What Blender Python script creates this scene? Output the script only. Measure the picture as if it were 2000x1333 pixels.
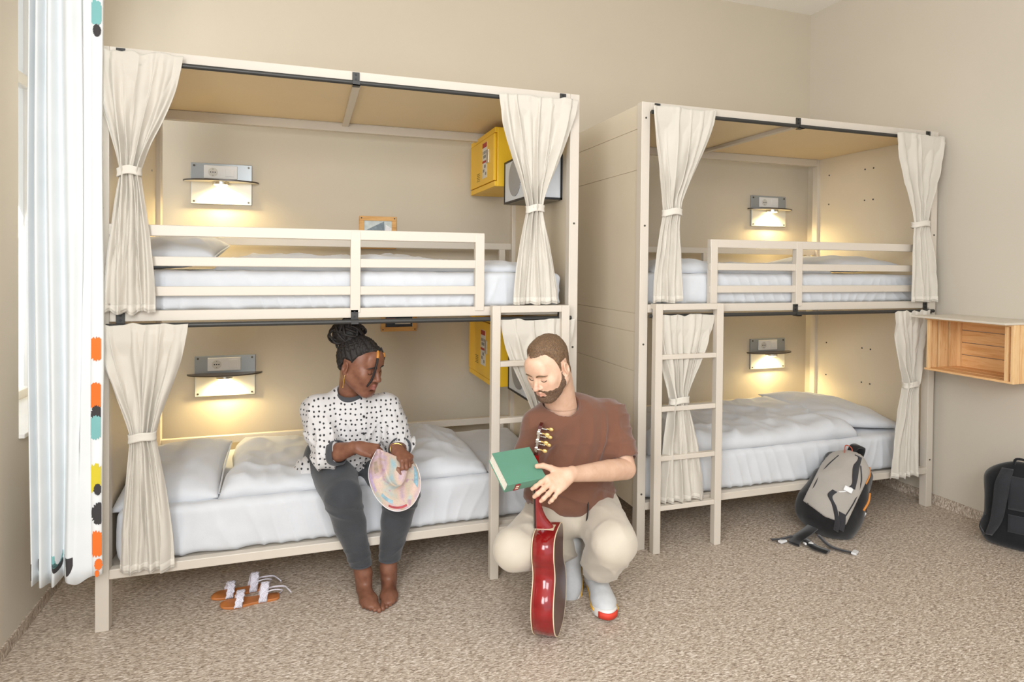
import bpy, bmesh, math, random
import numpy as np
from mathutils import Matrix, Vector
random.seed(7)
for o in list(bpy.data.objects): bpy.data.objects.remove(o)
S = bpy.context.scene
COL = S.collection
PI = math.pi

# ------------------------------------------------------------------ camera
CAM = dict(C=(0.8139, -2.9078, 1.5171), yaw=-18.241, pitch=-0.799, roll=0.5576, f=1213.89, cx=1000.04, cy=534.18)
cam = bpy.data.cameras.new('camera'); co = bpy.data.objects.new('camera', cam); COL.objects.link(co)
_y, _p, _r = [math.radians(CAM[k]) for k in ('yaw', 'pitch', 'roll')]
_f = Vector((-math.sin(_y)*math.cos(_p), math.cos(_y)*math.cos(_p), math.sin(_p)))
_rt = Vector((math.cos(_y), math.sin(_y), 0)); _u = _rt.cross(_f)
_r2 = _rt*math.cos(_r) + _u*math.sin(_r); _u2 = -_rt*math.sin(_r) + _u*math.cos(_r)
mw = Matrix((( _r2.x, _u2.x, -_f.x, CAM['C'][0]), (_r2.y, _u2.y, -_f.y, CAM['C'][1]), (_r2.z, _u2.z, -_f.z, CAM['C'][2]), (0, 0, 0, 1)))
co.matrix_world = mw
cam.sensor_width = 36; cam.sensor_fit = 'HORIZONTAL'
cam.lens = CAM['f']/2000*36
cam.shift_x = (1000 - CAM['cx'])/2000
cam.shift_y = (CAM['cy'] - 666.5)/2000
cam.clip_start = .05
S.camera = co

# ------------------------------------------------------------------ world, lights, exposure
S.view_settings.view_transform = 'Standard'; S.view_settings.look = 'None'
S.view_settings.gamma = 1; S.view_settings.use_curve_mapping = False
S.view_settings.exposure = 0.60
w = bpy.data.worlds.new('world'); S.world = w; w.use_nodes = True
bg = w.node_tree.nodes['Background']; bg.inputs[0].default_value = (.93, .97, 1.0, 1); bg.inputs[1].default_value = .85

def area(name, loc, target, size, energy, color, sy=None):
    L = bpy.data.lights.new(name, 'AREA'); L.energy = energy; L.color = color
    L.shape = 'RECTANGLE'; L.size = size; L.size_y = sy or size
    o = bpy.data.objects.new(name, L); COL.objects.link(o); o.location = loc
    o.rotation_euler = (Vector(target)-Vector(loc)).to_track_quat('-Z', 'Y').to_euler()
    return o
area('window_daylight', (-.22, -3.0, 2.0), (3.4, .3, 1.2), 1.1, 50, (.95, .98, 1.0), 1.7)
area('bed_window_daylight', (-.62, .5, 2.0), (1.0, .1, 1.6), .85, 14, (.93, .97, 1.0), 2.2)
area('room_fill', (1.2, -4.2, 2.6), (1.9, -.6, .5), 1.6, 42, (.97, .98, 1.0), 1.2)

# ------------------------------------------------------------------ materials
def lin(c):
    if isinstance(c, str):
        c = c.lstrip('#'); c = tuple(int(c[i:i+2], 16)/255 for i in (0, 2, 4))
    return tuple((x/12.92 if x <= .04045 else ((x+.055)/1.055)**2.4) for x in c[:3]) + (1,)
MC = {}
class NT:
    def __init__(s, name):
        s.m = bpy.data.materials.new(name); s.m.use_nodes = True; s.t = s.m.node_tree
        s.b = s.t.nodes['Principled BSDF']; s._tc = None
    def n(s, typ, **k):
        o = s.t.nodes.new('ShaderNode'+typ)
        for a, v in k.items():
            if a.startswith('i_'):
                o.inputs[a[2:].replace('_', ' ')].default_value = v
            else: setattr(o, a, v)
        return o
    def l(s, a, b): s.t.links.new(a, b)
    def obj(s):
        if s._tc is None: s._tc = s.n('TexCoord')
        return s._tc.outputs['Object']
    def mapping(s, src, scale=(1, 1, 1), rot=(0, 0, 0), loc=(0, 0, 0)):
        m = s.n('Mapping'); m.inputs['Scale'].default_value = scale; m.inputs['Rotation'].default_value = rot; m.inputs['Location'].default_value = loc
        s.l(src, m.inputs['Vector']); return m.outputs[0]
    def noise(s, vec, scale, detail=3, rough=.5, dist=0):
        n = s.n('TexNoise'); n.inputs['Scale'].default_value = scale; n.inputs['Detail'].default_value = detail
        n.inputs['Roughness'].default_value = rough; n.inputs['Distortion'].default_value = dist
        s.l(vec, n.inputs['Vector']); return n.outputs['Fac']
    def ramp(s, fac, stops, interp='LINEAR'):
        r = s.n('ValToRGB'); r.color_ramp.interpolation = interp; e = r.color_ramp.elements
        while len(e) > 1: e.remove(e[-1])
        e[0].position = stops[0][0]; e[0].color = stops[0][1]
        for p, c in stops[1:]:
            x = e.new(p); x.color = c
        s.l(fac, r.inputs[0]); return r.outputs[0]
    def mix(s, fac, a, b):
        m = s.n('Mix', data_type='RGBA')
        for i, v in ((0, fac), (6, a), (7, b)):
            if isinstance(v, (int, float)): m.inputs[i].default_value = v
            elif isinstance(v, tuple): m.inputs[i].default_value = v
            else: s.l(v, m.inputs[i])
        return m.outputs[2]
    def math(s, op, a, b=0., c=None):
        m = s.n('Math', operation=op)
        for i, v in enumerate((a, b, c)):
            if v is None: continue
            if isinstance(v, (int, float)): m.inputs[i].default_value = v
            else: s.l(v, m.inputs[i])
        return m.outputs[0]
    def bump(s, h, strength=.3, dist=.01):
        b = s.n('Bump'); b.inputs['Strength'].default_value = strength; b.inputs['Distance'].default_value = dist
        s.l(h, b.inputs['Height']); s.l(b.outputs[0], s.b.inputs['Normal'])
    def col(s, c):
        if isinstance(c, tuple): s.b.inputs['Base Color'].default_value = c
        else: s.l(c, s.b.inputs['Base Color'])
def mat(name, c, rough=.5, metal=0, var=.06, vs=6, bump=0, bs=200, bd=.002, spec=.5, emit=0, sheen=0, coat=0, stretch=(1, 1, 1), sss=0):
    if name in MC: return MC[name]
    t = NT(name); c = lin(c)
    t.b.inputs['Roughness'].default_value = rough; t.b.inputs['Metallic'].default_value = metal
    t.b.inputs['Specular IOR Level'].default_value = spec
    if coat: t.b.inputs['Coat Weight'].default_value = coat; t.b.inputs['Coat Roughness'].default_value = .06
    if sheen: t.b.inputs['Sheen Weight'].default_value = sheen
    if sss:
        t.b.inputs['Subsurface Weight'].default_value = sss; t.b.inputs['Subsurface Radius'].default_value = (.012, .005, .003); t.b.inputs['Subsurface Scale'].default_value = .6
    v = t.mapping(t.obj(), stretch)
    if var:
        n = t.noise(v, vs, 4)
        d = tuple(x*(1-var) for x in c[:3])+(1,); e = tuple(min(1, x*(1+var)) for x in c[:3])+(1,)
        t.col(t.ramp(n, [(.3, d), (.7, e)]))
    else: t.col(c)
    if bump: t.bump(t.noise(v, bs, 3), bump, bd)
    if emit:
        t.b.inputs['Emission Color'].default_value = c; t.b.inputs['Emission Strength'].default_value = emit
    MC[name] = t.m; return t.m

PAINT = mat('cream_enamel', '#d3c9bb', .38, var=.015, vs=3)
PAINT_WARM_LIT = mat('cream_enamel_warm_lit', '#e6d0a8', .45, var=.02, vs=3)  # same cream as the frame, warm light on the undersides put into its colour
PANEL = mat('end_panel_paint', '#dccfb9', .42, var=.02, vs=3)
DARK = mat('dark_steel', '#3b3a38', .42, .3, var=.05)
BLACK = mat('black_plastic', '#17171a', .45, var=.05)
SCREW = mat('screw_steel', '#5f5a50', .4, .6)
CHROME = mat('brushed_chrome', '#c9c5bd', .25, .9, var=.03)
WALL = mat('wall_plaster', '#cabfac', .85, var=.015, vs=2, bump=.08, bs=120)
WALLB = mat('wall_plaster_side', '#d2c9ba', .85, var=.015, vs=2, bump=.08, bs=120)
CEIL = mat('ceiling_white', '#fbf9f5', .9, var=.01)
WHITE = mat('white_plastic', '#ebe8e2', .4, var=.01)
def fabric(name, c, var=.03, weave=900, st=.25, rough=.85, sheen=.3):
    if name in MC: return MC[name]
    t = NT(name); c = lin(c); t.b.inputs['Roughness'].default_value = rough; t.b.inputs['Specular IOR Level'].default_value = .2
    t.b.inputs['Sheen Weight'].default_value = sheen
    n = t.noise(t.obj(), 9, 4); d = tuple(x*(1-var) for x in c[:3])+(1,); e = tuple(min(1, x*(1+var)) for x in c[:3])+(1,)
    t.col(t.ramp(n, [(.3, d), (.7, e)]))
    a = t.noise(t.mapping(t.obj(), (1, 1, 6)), weave/6, 2); b = t.noise(t.mapping(t.obj(), (6, 6, 1)), weave/6, 2)
    t.bump(t.math('ADD', a, b), st, .0012)
    MC[name] = t.m; return t.m
LINEN = fabric('bed_linen_white', '#d4d6da')
CURT = fabric('cream_cotton_canvas', '#d0c9bd', .02)
TIE = fabric('cream_tieback', '#dad3c7', .02)

def floor_mat():
    t = NT('woven_vinyl_floor')
    o = t.obj()
    v = t.mapping(o, (1, 3.2, 1), (0, 0, math.radians(10)))
    n0 = t.noise(t.mapping(o, (1, 1, 1)), 5, 2)
    n1 = t.noise(v, 52, 2, .55, .9)
    n2 = t.noise(t.mapping(o, (1, 2.0, 1), (0, 0, math.radians(5))), 120, 2, .6, .4)
    m = t.math('ADD', t.math('MULTIPLY', n1, .8), t.math('MULTIPLY', n2, .2))
    c = t.ramp(m, [(.36, lin('#7c6c5c')), (.45, lin('#a99887')), (.54, lin('#c6b8a8')), (.64, lin('#eadfd3'))])
    c2 = t.mix(t.math('MULTIPLY', n0, .18), c, lin('#bfb0a0'))
    t.col(c2); t.b.inputs['Roughness'].default_value = .5; t.b.inputs['Specular IOR Level'].default_value = .4
    t.bump(m, .35, .003); return t.m
FLOOR = floor_mat()
def wood(name, a, b, dirn=(1, 1, 14), sc=3.5, rough=.55, knots=True):
    t = NT(name); v = t.mapping(t.obj(), dirn)
    n = t.noise(v, sc, 5, .6, .8)
    c = t.ramp(n, [(.3, lin(a)), (.55, lin(b)), (.75, lin(a))])
    if knots:
        vo = t.n('TexVoronoi'); vo.inputs['Scale'].default_value = 9; t.l(t.mapping(t.obj(), (1, .55, 1.3)), vo.inputs['Vector'])
        k = t.ramp(vo.outputs['Distance'], [(.04, (1, 1, 1, 1)), (.1, (0, 0, 0, 1))])
        c = t.mix(k, c, lin('#8a4a1c'))
    t.col(c); t.b.inputs['Roughness'].default_value = rough; t.bump(n, .15, .002); return t.m
PINE = wood('pine_wood', '#d99f63', '#f0c48c')
FRAMEW = wood('light_wood_frame', '#c98f45', '#e2b06a', knots=False)

# ------------------------------------------------------------------ mesh helpers
class Thing:
    def __init__(s, name, label, cat, loc=(0, 0, 0), rot=(0, 0, 0), group=None):
        o = bpy.data.objects.new(name, None); COL.objects.link(o); o.empty_display_size = .05
        o.location = loc; o.rotation_euler = rot; s.o = o; s.loc = np.array(loc, float)
        s.rotated = any(abs(x) > 1e-9 for x in rot)
        o['label'] = label; o['category'] = cat
        if group: o['group'] = group
def tag(o, label=None, cat=None, group=None, kind=None):
    if label: o['label'] = label
    if cat: o['category'] = cat
    if group: o['group'] = group
    if kind: o['kind'] = kind
    return o
class M:
    """collects faces; local=True means coordinates already relative to the thing"""
    def __init__(s): s.V = []; s.F = []; s.n = 0
    def add(s, V, F):
        V = np.asarray(V, float).reshape(-1, 3); s.V.append(V)
        s.F += [tuple(int(i)+s.n for i in f) for f in F]; s.n += len(V); return s
    def box(s, lo, hi, R=None, c=None):
        (x0, y0, z0), (x1, y1, z1) = lo, hi
        V = np.array([(x0, y0, z0), (x1, y0, z0), (x1, y1, z0), (x0, y1, z0), (x0, y0, z1), (x1, y0, z1), (x1, y1, z1), (x0, y1, z1)], float)
        if R is not None: V = V@np.asarray(R).T + (0 if c is None else np.asarray(c))
        return s.add(V, [(0, 3, 2, 1), (4, 5, 6, 7), (0, 1, 5, 4), (1, 2, 6, 5), (2, 3, 7, 6), (3, 0, 4, 7)])
    def tube(s, P, r, seg=10, closed=False, flat=None, up=None):
        P = np.asarray(P, float); n = len(P); r = np.broadcast_to(np.asarray(r, float), (n,))
        T = np.gradient(P, axis=0) if not closed else (np.roll(P, -1, 0)-np.roll(P, 1, 0))
        T /= np.linalg.norm(T, axis=1)[:, None]+1e-12
        a = np.array(up if up is not None else (0, 0, 1.)); 
        if abs(T[0]@a) > .9 and up is None: a = np.array((1., 0, 0))
        V = []; N = a-T[0]*(a@T[0]); N /= np.linalg.norm(N)
        th = np.arange(seg)*2*PI/seg
        for i in range(n):
            N = N-T[i]*(N@T[i]); N /= np.linalg.norm(N)+1e-12; B = np.cross(T[i], N)
            f = 1. if flat is None else flat
            V.append(P[i]+r[i]*(np.cos(th)[:, None]*N*f+np.sin(th)[:, None]*B))
        V = np.concatenate(V); F = []
        m = n if closed else n-1
        for i in range(m):
            for j in range(seg):
                k = (j+1) % seg; i2 = (i+1) % n
                F.append((i*seg+j, i*seg+k, i2*seg+k, i2*seg+j))
        if not closed: F.append(tuple(range(seg))[::-1]); F.append(tuple((n-1)*seg+j for j in range(seg)))
        return s.add(V, F)
    def cyl(s, a, b, r, seg=16, r2=None): return s.tube([a, b], [r, r if r2 is None else r2], seg)
    def ribbon(s, P, side, wd, th):
        P = np.asarray(P, float); side = np.asarray(side, float)
        if side.ndim == 1: side = np.repeat(side[None], len(P), 0)
        side = side/np.linalg.norm(side, axis=1)[:, None]
        T = np.gradient(P, axis=0); N = np.cross(side, T); N /= np.linalg.norm(N, axis=1)[:, None]+1e-9
        wd = np.broadcast_to(np.asarray(wd, float), (len(P),))[:, None]
        V = np.stack([P-side*wd/2-N*th/2, P+side*wd/2-N*th/2, P+side*wd/2+N*th/2, P-side*wd/2+N*th/2], 1).reshape(-1, 3)
        F = []
        for i in range(len(P)-1):
            for j in range(4): k = (j+1) % 4; F.append((i*4+j, i*4+k, i*4+4+k, i*4+4+j))
        F.append((3, 2, 1, 0)); e = (len(P)-1)*4; F.append((e, e+1, e+2, e+3)); return s.add(V, F)
    def grid(s, P, closed_u=False):
        P = np.asarray(P, float); a, b = P.shape[:2]; F = []
        for i in range(a-1):
            for j in range(b if closed_u else b-1):
                k = (j+1) % b; F.append((i*b+j, i*b+k, (i+1)*b+k, (i+1)*b+j))
        return s.add(P, F)
    def prism(s, O, ax, d0, d1):
        """outline O (n,2) in the plane normal to axis ax, extruded d0..d1"""
        O = np.asarray(O, float); n = len(O); V = []
        for d in (d0, d1):
            for p in O:
                v = [p[0], p[1]]; v.insert('XYZ'.index(ax), d); V.append(v)
        F = [tuple(range(n)), tuple(range(2*n-1, n-1, -1))]+[(i, i+n, (i+1) % n+n, (i+1) % n) for i in range(n)]
        return s.add(V, F)
    def ball(s, c, r, seg=16, rings=10, R=None):
        r = np.broadcast_to(np.asarray(r, float), (3,)); V = []
        for i in range(rings+1):
            ph = PI*i/rings
            for j in range(seg):
                th = 2*PI*j/seg; V.append((math.sin(ph)*math.cos(th), math.sin(ph)*math.sin(th), math.cos(ph)))
        V = np.array(V)*r
        if R is not None: V = V@np.asarray(R).T
        V = V+np.asarray(c); F = []
        for i in range(rings):
            for j in range(seg):
                k = (j+1) % seg; F.append((i*seg+j, (i+1)*seg+j, (i+1)*seg+k, i*seg+k))
        return s.add(V, F)
    def build(s, name, m, parent=None, smooth=35, bevel=0, solid=0, subs=0, local=False, fix=True, weld=True):
        V = np.concatenate(s.V)
        root = parent
        if isinstance(parent, Thing): root = parent.o
        off = np.zeros(3)
        if parent is not None and not local:
            q = root
            while q.parent: q = q.parent
            off = np.array(q.location)
        V = V-off
        me = bpy.data.meshes.new(name); me.from_pydata(V.tolist(), [], s.F)
        bm = bmesh.new(); bm.from_mesh(me)
        if weld: bmesh.ops.remove_doubles(bm, verts=bm.verts, dist=1e-6)
        if fix: bmesh.ops.recalc_face_normals(bm, faces=bm.faces)
        bm.to_mesh(me); bm.free()
        me.validate()
        if smooth:
            me.shade_smooth()
            if smooth < 180: me.set_sharp_from_angle(angle=math.radians(smooth))
        for x in (m if isinstance(m, (list, tuple)) else [m]): me.materials.append(x)
        o = bpy.data.objects.new(name, me); COL.objects.link(o)
        if root is not None: o.parent = root
        if solid:
            d = o.modifiers.new('thickness', 'SOLIDIFY'); d.thickness = solid; d.offset = 0
        if bevel:
            b = o.modifiers.new('bevel', 'BEVEL'); b.width = bevel; b.segments = 2; b.limit_method = 'ANGLE'; b.angle_limit = math.radians(40); b.use_clamp_overlap = True
        if subs:
            b = o.modifiers.new('subdivision', 'SUBSURF'); b.levels = subs; b.render_levels = subs
        return o
def rotm(rx=0, ry=0, rz=0):
    return np.array((Matrix.Rotation(rz, 3, 'Z') @ Matrix.Rotation(ry, 3, 'Y') @ Matrix.Rotation(rx, 3, 'X')))
def frame(x, z):
    """columns: x axis, y = z x x, z axis made orthogonal"""
    x = np.array(x, float); x /= np.linalg.norm(x); z = np.array(z, float); z -= x*(z@x); z /= np.linalg.norm(z)
    return np.stack([x, np.cross(z, x), z], 1)
def sp(P, n=24):
    """smooth curve through points"""
    P = np.asarray(P, float); k = len(P); t = np.linspace(0, k-1, n); out = []
    Q = np.vstack([2*P[0]-P[1], P, 2*P[-1]-P[-2]])
    for x in t:
        i = min(int(x), k-2); u = x-i; a, b, c, d = Q[i], Q[i+1], Q[i+2], Q[i+3]
        out.append(.5*((2*b)+(-a+c)*u+(2*a-5*b+4*c-d)*u*u+(-a+3*b-3*c+d)*u**3))
    return np.array(out)
def copy_tree(o, parent=None):
    c = o.copy(); COL.objects.link(c); c.parent = parent
    for ch in [x for x in bpy.data.objects if x.parent is o]: copy_tree(ch, c)
    return c

# smooth value noise in numpy
_rg = np.random.RandomState(3); _lat = _rg.rand(32, 32, 32).astype(np.float32)
def vnoise(P, sc=1., seed=0):
    P = np.asarray(P, np.float32)*sc+seed*7.31
    i = np.floor(P).astype(int); f = P-i; f = f*f*(3-2*f); i &= 31; j = (i+1) & 31
    L = _lat; x0, y0, z0 = i[..., 0], i[..., 1], i[..., 2]; x1, y1, z1 = j[..., 0], j[..., 1], j[..., 2]; fx, fy, fz = f[..., 0], f[..., 1], f[..., 2]
    a = L[x0, y0, z0]*(1-fx)+L[x1, y0, z0]*fx; b = L[x0, y1, z0]*(1-fx)+L[x1, y1, z0]*fx
    c = L[x0, y0, z1]*(1-fx)+L[x1, y0, z1]*fx; d = L[x0, y1, z1]*(1-fx)+L[x1, y1, z1]*fx
    return ((a*(1-fy)+b*fy)*(1-fz)+(c*(1-fy)+d*fy)*fz)*2-1

# ------------------------------------------------------------------ implicit surfaces
class G:
    """signed distance grid; every primitive is blended in with a smooth union"""
    def __init__(s, lo, hi, h):
        s.lo = np.array(lo, float); s.h = h; s.n = np.ceil((np.array(hi)-s.lo)/h).astype(int)+1
        s.F = np.full(s.n, 1., np.float32)
        s.ax = [s.lo[i]+h*np.arange(s.n[i]) for i in range(3)]
    def _sub(s, lo, hi):
        a = np.clip(np.floor((np.array(lo)-s.lo)/s.h).astype(int), 0, s.n); b = np.clip(np.ceil((np.array(hi)-s.lo)/s.h).astype(int)+1, 0, s.n)
        sl = tuple(slice(a[i], b[i]) for i in range(3))
        if any(b <= a): return sl, None
        P = np.stack(np.meshgrid(*[s.ax[i][sl[i]] for i in range(3)], indexing='ij'), -1).astype(np.float32)
        return sl, P
    def _mix(s, sl, d, k, op):
        F = s.F[sl]
        if op == 'u':
            if k > 0: h = np.maximum(k-np.abs(F-d), 0)/k; r = np.minimum(F, d)-h*h*k*.25
            else: r = np.minimum(F, d)
        elif op == 's':
            d = -d
            if k > 0: h = np.maximum(k-np.abs(F-d), 0)/k; r = np.maximum(F, d)+h*h*k*.25
            else: r = np.maximum(F, d)
        elif op == 'i': r = np.maximum(F, d)
        s.F[sl] = r
    def cap(s, a, b, ra, rb=None, k=.02, op='u', side=None, q=1.):
        rb = ra if rb is None else rb; a = np.array(a, np.float32); b = np.array(b, np.float32)
        m = max(ra, rb)*max(1, q)+k+2.5*s.h
        sl, P = s._sub(np.minimum(a, b)-m, np.maximum(a, b)+m)
        if P is None: return s
        ab = b-a; L = float(ab@ab)+1e-12
        t = np.clip(((P-a)@ab)/L, 0, 1); v = P-a-t[..., None]*ab
        r = ra+(rb-ra)*t
        if side is not None:
            n = np.array(side, np.float32); n /= np.linalg.norm(n); c = v@n; v = v+n*(c*(1/q-1))[..., None]
        s._mix(sl, np.linalg.norm(v, axis=-1)-r, k, op); return s
    def ell(s, c, R, A=None, k=.02, op='u'):
        c = np.array(c, np.float32); R = np.array(R, np.float32); m = R.max()+k+2.5*s.h
        sl, P = s._sub(c-m, c+m)
        if P is None: return s
        v = P-c
        if A is not None: v = v@np.asarray(A, np.float32)
        k0 = np.linalg.norm(v/R, axis=-1); k1 = np.linalg.norm(v/(R*R), axis=-1)+1e-9
        s._mix(sl, k0*(k0-1)/k1, k, op); return s
    def box(s, c, H, rad=.01, A=None, k=.0, op='u'):
        c = np.array(c, np.float32); H = np.array(H, np.float32); m = np.linalg.norm(H)+k+2.5*s.h
        sl, P = s._sub(c-m, c+m)
        if P is None: return s
        v = P-c
        if A is not None: v = v@np.asarray(A, np.float32)
        q = np.abs(v)-(H-rad); d = np.linalg.norm(np.maximum(q, 0), axis=-1)+np.minimum(q.max(-1), 0)-rad
        s._mix(sl, d, k, op); return s
    def plane(s, p, n, op='i', sl=None):
        """keeps the side opposite to n"""
        sl, P = s._sub(s.lo, s.lo+s.h*s.n)
        d = (P-np.array(p, np.float32))@np.array(n, np.float32)
        s._mix(sl, d, 0, 'i'); return s
    def disp(s, fn, band=.04):
        I = np.nonzero(np.abs(s.F) < band)
        P = np.stack([s.ax[i][I[i]] for i in range(3)], -1)
        s.F[I] += fn(P).astype(np.float32); return s
    def mesh(s):
        F = s.F; neg = F < 0
        nx, ny, nz = F.shape; C = (nx-1, ny-1, nz-1)
        cnt = np.zeros(C, np.int8); off = [(i, j, k) for i in (0, 1) for j in (0, 1) for k in (0, 1)]
        sub = lambda A, o: A[o[0]:o[0]+C[0], o[1]:o[1]+C[1], o[2]:o[2]+C[2]]
        for o in off: cnt += sub(neg, o)
        act = (cnt > 0) & (cnt < 8); idx = np.nonzero(act)
        I = np.stack(idx, -1); n = len(I); acc = np.zeros((n, 3)); num = np.zeros(n)
        for o in off:
            for a in range(3):
                if o[a] == 1: continue
                p = list(o); p[a] = 1
                f0 = F[idx[0]+o[0], idx[1]+o[1], idx[2]+o[2]]; f1 = F[idx[0]+p[0], idx[1]+p[1], idx[2]+p[2]]
                m = (f0 < 0) != (f1 < 0); t = np.zeros(n); t[m] = f0[m]/(f0[m]-f1[m])
                q = np.array(o, float)[None].repeat(n, 0); q[:, a] += t
                acc[m] += q[m]; num[m] += 1
        V = (I+acc/num[:, None])*s.h+s.lo
        vid = np.full(C, -1, np.int32); vid[idx] = np.arange(n)
        Q = []
        for a in range(3):
            b, c = (a+1) % 3, (a+2) % 3
            sl0 = [slice(None)]*3; sl1 = [slice(None)]*3; sl0[a] = slice(0, -1); sl1[a] = slice(1, None)
            n0 = neg[tuple(sl0)]; n1 = neg[tuple(sl1)]; cr = n0 != n1
            E = np.stack(np.nonzero(cr), -1)
            ok = (E[:, b] > 0) & (E[:, c] > 0) & (E[:, b] < F.shape[b]-1) & (E[:, c] < F.shape[c]-1)
            E = E[ok]; inside = n0[tuple(E.T)]
            def at(db, dc):
                e = E.copy(); e[:, b] -= db; e[:, c] -= dc; return vid[tuple(e.T)]
            q = np.stack([at(1, 1), at(0, 1), at(0, 0), at(1, 0)], -1); q[~inside] = q[~inside][:, ::-1]
            Q.append(q)
        Q = np.concatenate(Q); Q = Q[(Q >= 0).all(1)]
        return V, Q
def nets(gs, name, m, parent=None, relax=2, hole=None, attr=None):
    if not isinstance(gs, list): gs = [gs]
    Vs, Qs, n = [], [], 0
    for g in gs:
        V, Q = g.mesh()
        for _ in range(relax):
            acc = np.zeros_like(V); c = np.zeros(len(V))
            for i in range(4):
                a, b = Q[:, i], Q[:, (i+1) % 4]
                for x, y in ((a, b), (b, a)):
                    for d in range(3): acc[:, d] += np.bincount(x, V[y, d], len(V))
                    c += np.bincount(x, minlength=len(V))
            V = V*.5+.5*acc/np.maximum(c, 1)[:, None]
        if hole is not None:
            ctr = V[Q].mean(1); keep = ~hole(ctr); Q = Q[keep]
            used = np.unique(Q); mp = np.full(len(V), -1); mp[used] = np.arange(len(used)); V = V[used]; Q = mp[Q]
        Vs.append(V); Qs.append(Q+n); n += len(V)
    V = np.concatenate(Vs); Q = np.concatenate(Qs)
    root = parent.o if isinstance(parent, Thing) else parent
    off = np.zeros(3)
    if root is not None:
        q = root
        while q.parent: q = q.parent
        off = np.array(q.location)
    me = bpy.data.meshes.new(name); me.vertices.add(len(V)); me.vertices.foreach_set('co', (V-off).astype(np.float32).ravel())
    me.loops.add(len(Q)*4); me.loops.foreach_set('vertex_index', Q.astype(np.int32).ravel())
    me.polygons.add(len(Q)); me.polygons.foreach_set('loop_start', np.arange(len(Q), dtype=np.int32)*4)
    me.update(calc_edges=True); me.validate(); me.shade_smooth()
    if attr is not None:
        for k, fn in attr.items():
            col = fn(V); a = me.attributes.new(k, 'FLOAT_COLOR', 'POINT')
            a.data.foreach_set('color', np.concatenate([col, np.ones((len(V), 1))], 1).astype(np.float32).ravel())
    for x in (m if isinstance(m, (list, tuple)) else [m]): me.materials.append(x)
    o = bpy.data.objects.new(name, me); COL.objects.link(o)
    if root is not None: o.parent = root
    return o

# ================================================================== THE ROOM
XL, XR, YB, ZC = -.279, 4.666, 1.137, 3.556
def struct(name, m, mt, bevel=0): return tag(m.build(name, mt, smooth=0, bevel=bevel), kind='structure')
struct('floor', M().box((-.7, -5.2, -.08), (5.1, 1.5, 0)), FLOOR)
struct('wall_back', M().box((-.7, YB, 0), (5.1, YB+.2, ZC+.1)), WALL)
struct('wall_right', M().box((XR, -5.2, 0), (XR+.2, YB, ZC+.1)), WALLB)
W0, W1, WZ0, WZ1 = .06, 1.0, .80, 3.25
Q0, Q1 = -3.7, -2.3
m = M(); d = XL-.36
m.box((d, W1, 0), (XL, YB, ZC+.1)).box((d, Q1, 0), (XL, W0, ZC+.1)).box((d, W0, 0), (XL, W1, WZ0)).box((d, W0, WZ1), (XL, W1, ZC+.1))
m.box((d, Q0, 0), (XL, Q1, WZ0)).box((d, Q0, WZ1), (XL, Q1, ZC+.1)).box((d, -4.2, 0), (XL, Q0, ZC+.1))
struct('wall_left', m, WALLB)
struct('ceiling', M().box((-.7, -4.2, ZC), (5.1, YB+.2, ZC+.1)), CEIL)
SKIRT = FLOOR
struct('baseboard_right', M().box((XR-.008, -5.2, 0), (XR, YB, .062)), SKIRT)
struct('baseboard_back', M().box((XL, YB-.008, 0), (XR-.008, YB, .062)), SKIRT)
struct('baseboard_left', M().box((XL, -4.2, 0), (XL+.008, YB-.008, .05)), SKIRT)
SASH = mat('white_window_paint', '#f3f1ec', .4, var=.01)
GLASS = NT('window_glass'); GLASS.b.inputs['Transmission Weight'].default_value = 1; GLASS.b.inputs['Roughness'].default_value = .02; GLASS.b.inputs['IOR'].default_value = 1.45
GLASS.col(GLASS.ramp(GLASS.noise(GLASS.obj(), 2), [(0, (.97, .98, .98, 1)), (1, (1, 1, 1, 1))])); GLASS = GLASS.m
def window(n, y0, y1):
    x = XL-.30
    r = tag(M().box((x-.03, y0, WZ0), (x+.03, y1, WZ0+.06)).box((x-.03, y0, WZ1-.06), (x+.03, y1, WZ1)).box((x-.03, y0, WZ0), (x+.03, y0+.06, WZ1))
            .box((x-.03, y1-.06, WZ0), (x+.03, y1, WZ1)).box((x-.03, (y0+y1)/2-.04, WZ0), (x+.03, (y0+y1)/2+.04, WZ1)).box((x-.028, y0, 2.4), (x+.028, y1, 2.46)).build('window_%d' % n, SASH, smooth=0, bevel=.004), kind='structure')
    M().box((x-.006, y0+.04, WZ0+.04), (x, y1-.04, WZ1-.04)).build('window_glass', GLASS, r, smooth=0)
    M().box((x+.03, y0, WZ0), (XL+.02, y1, WZ0+.018)).build('window_sill', SASH, r, smooth=0, bevel=.003)
window(1, W0, W1); window(2, Q0, Q1)

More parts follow.
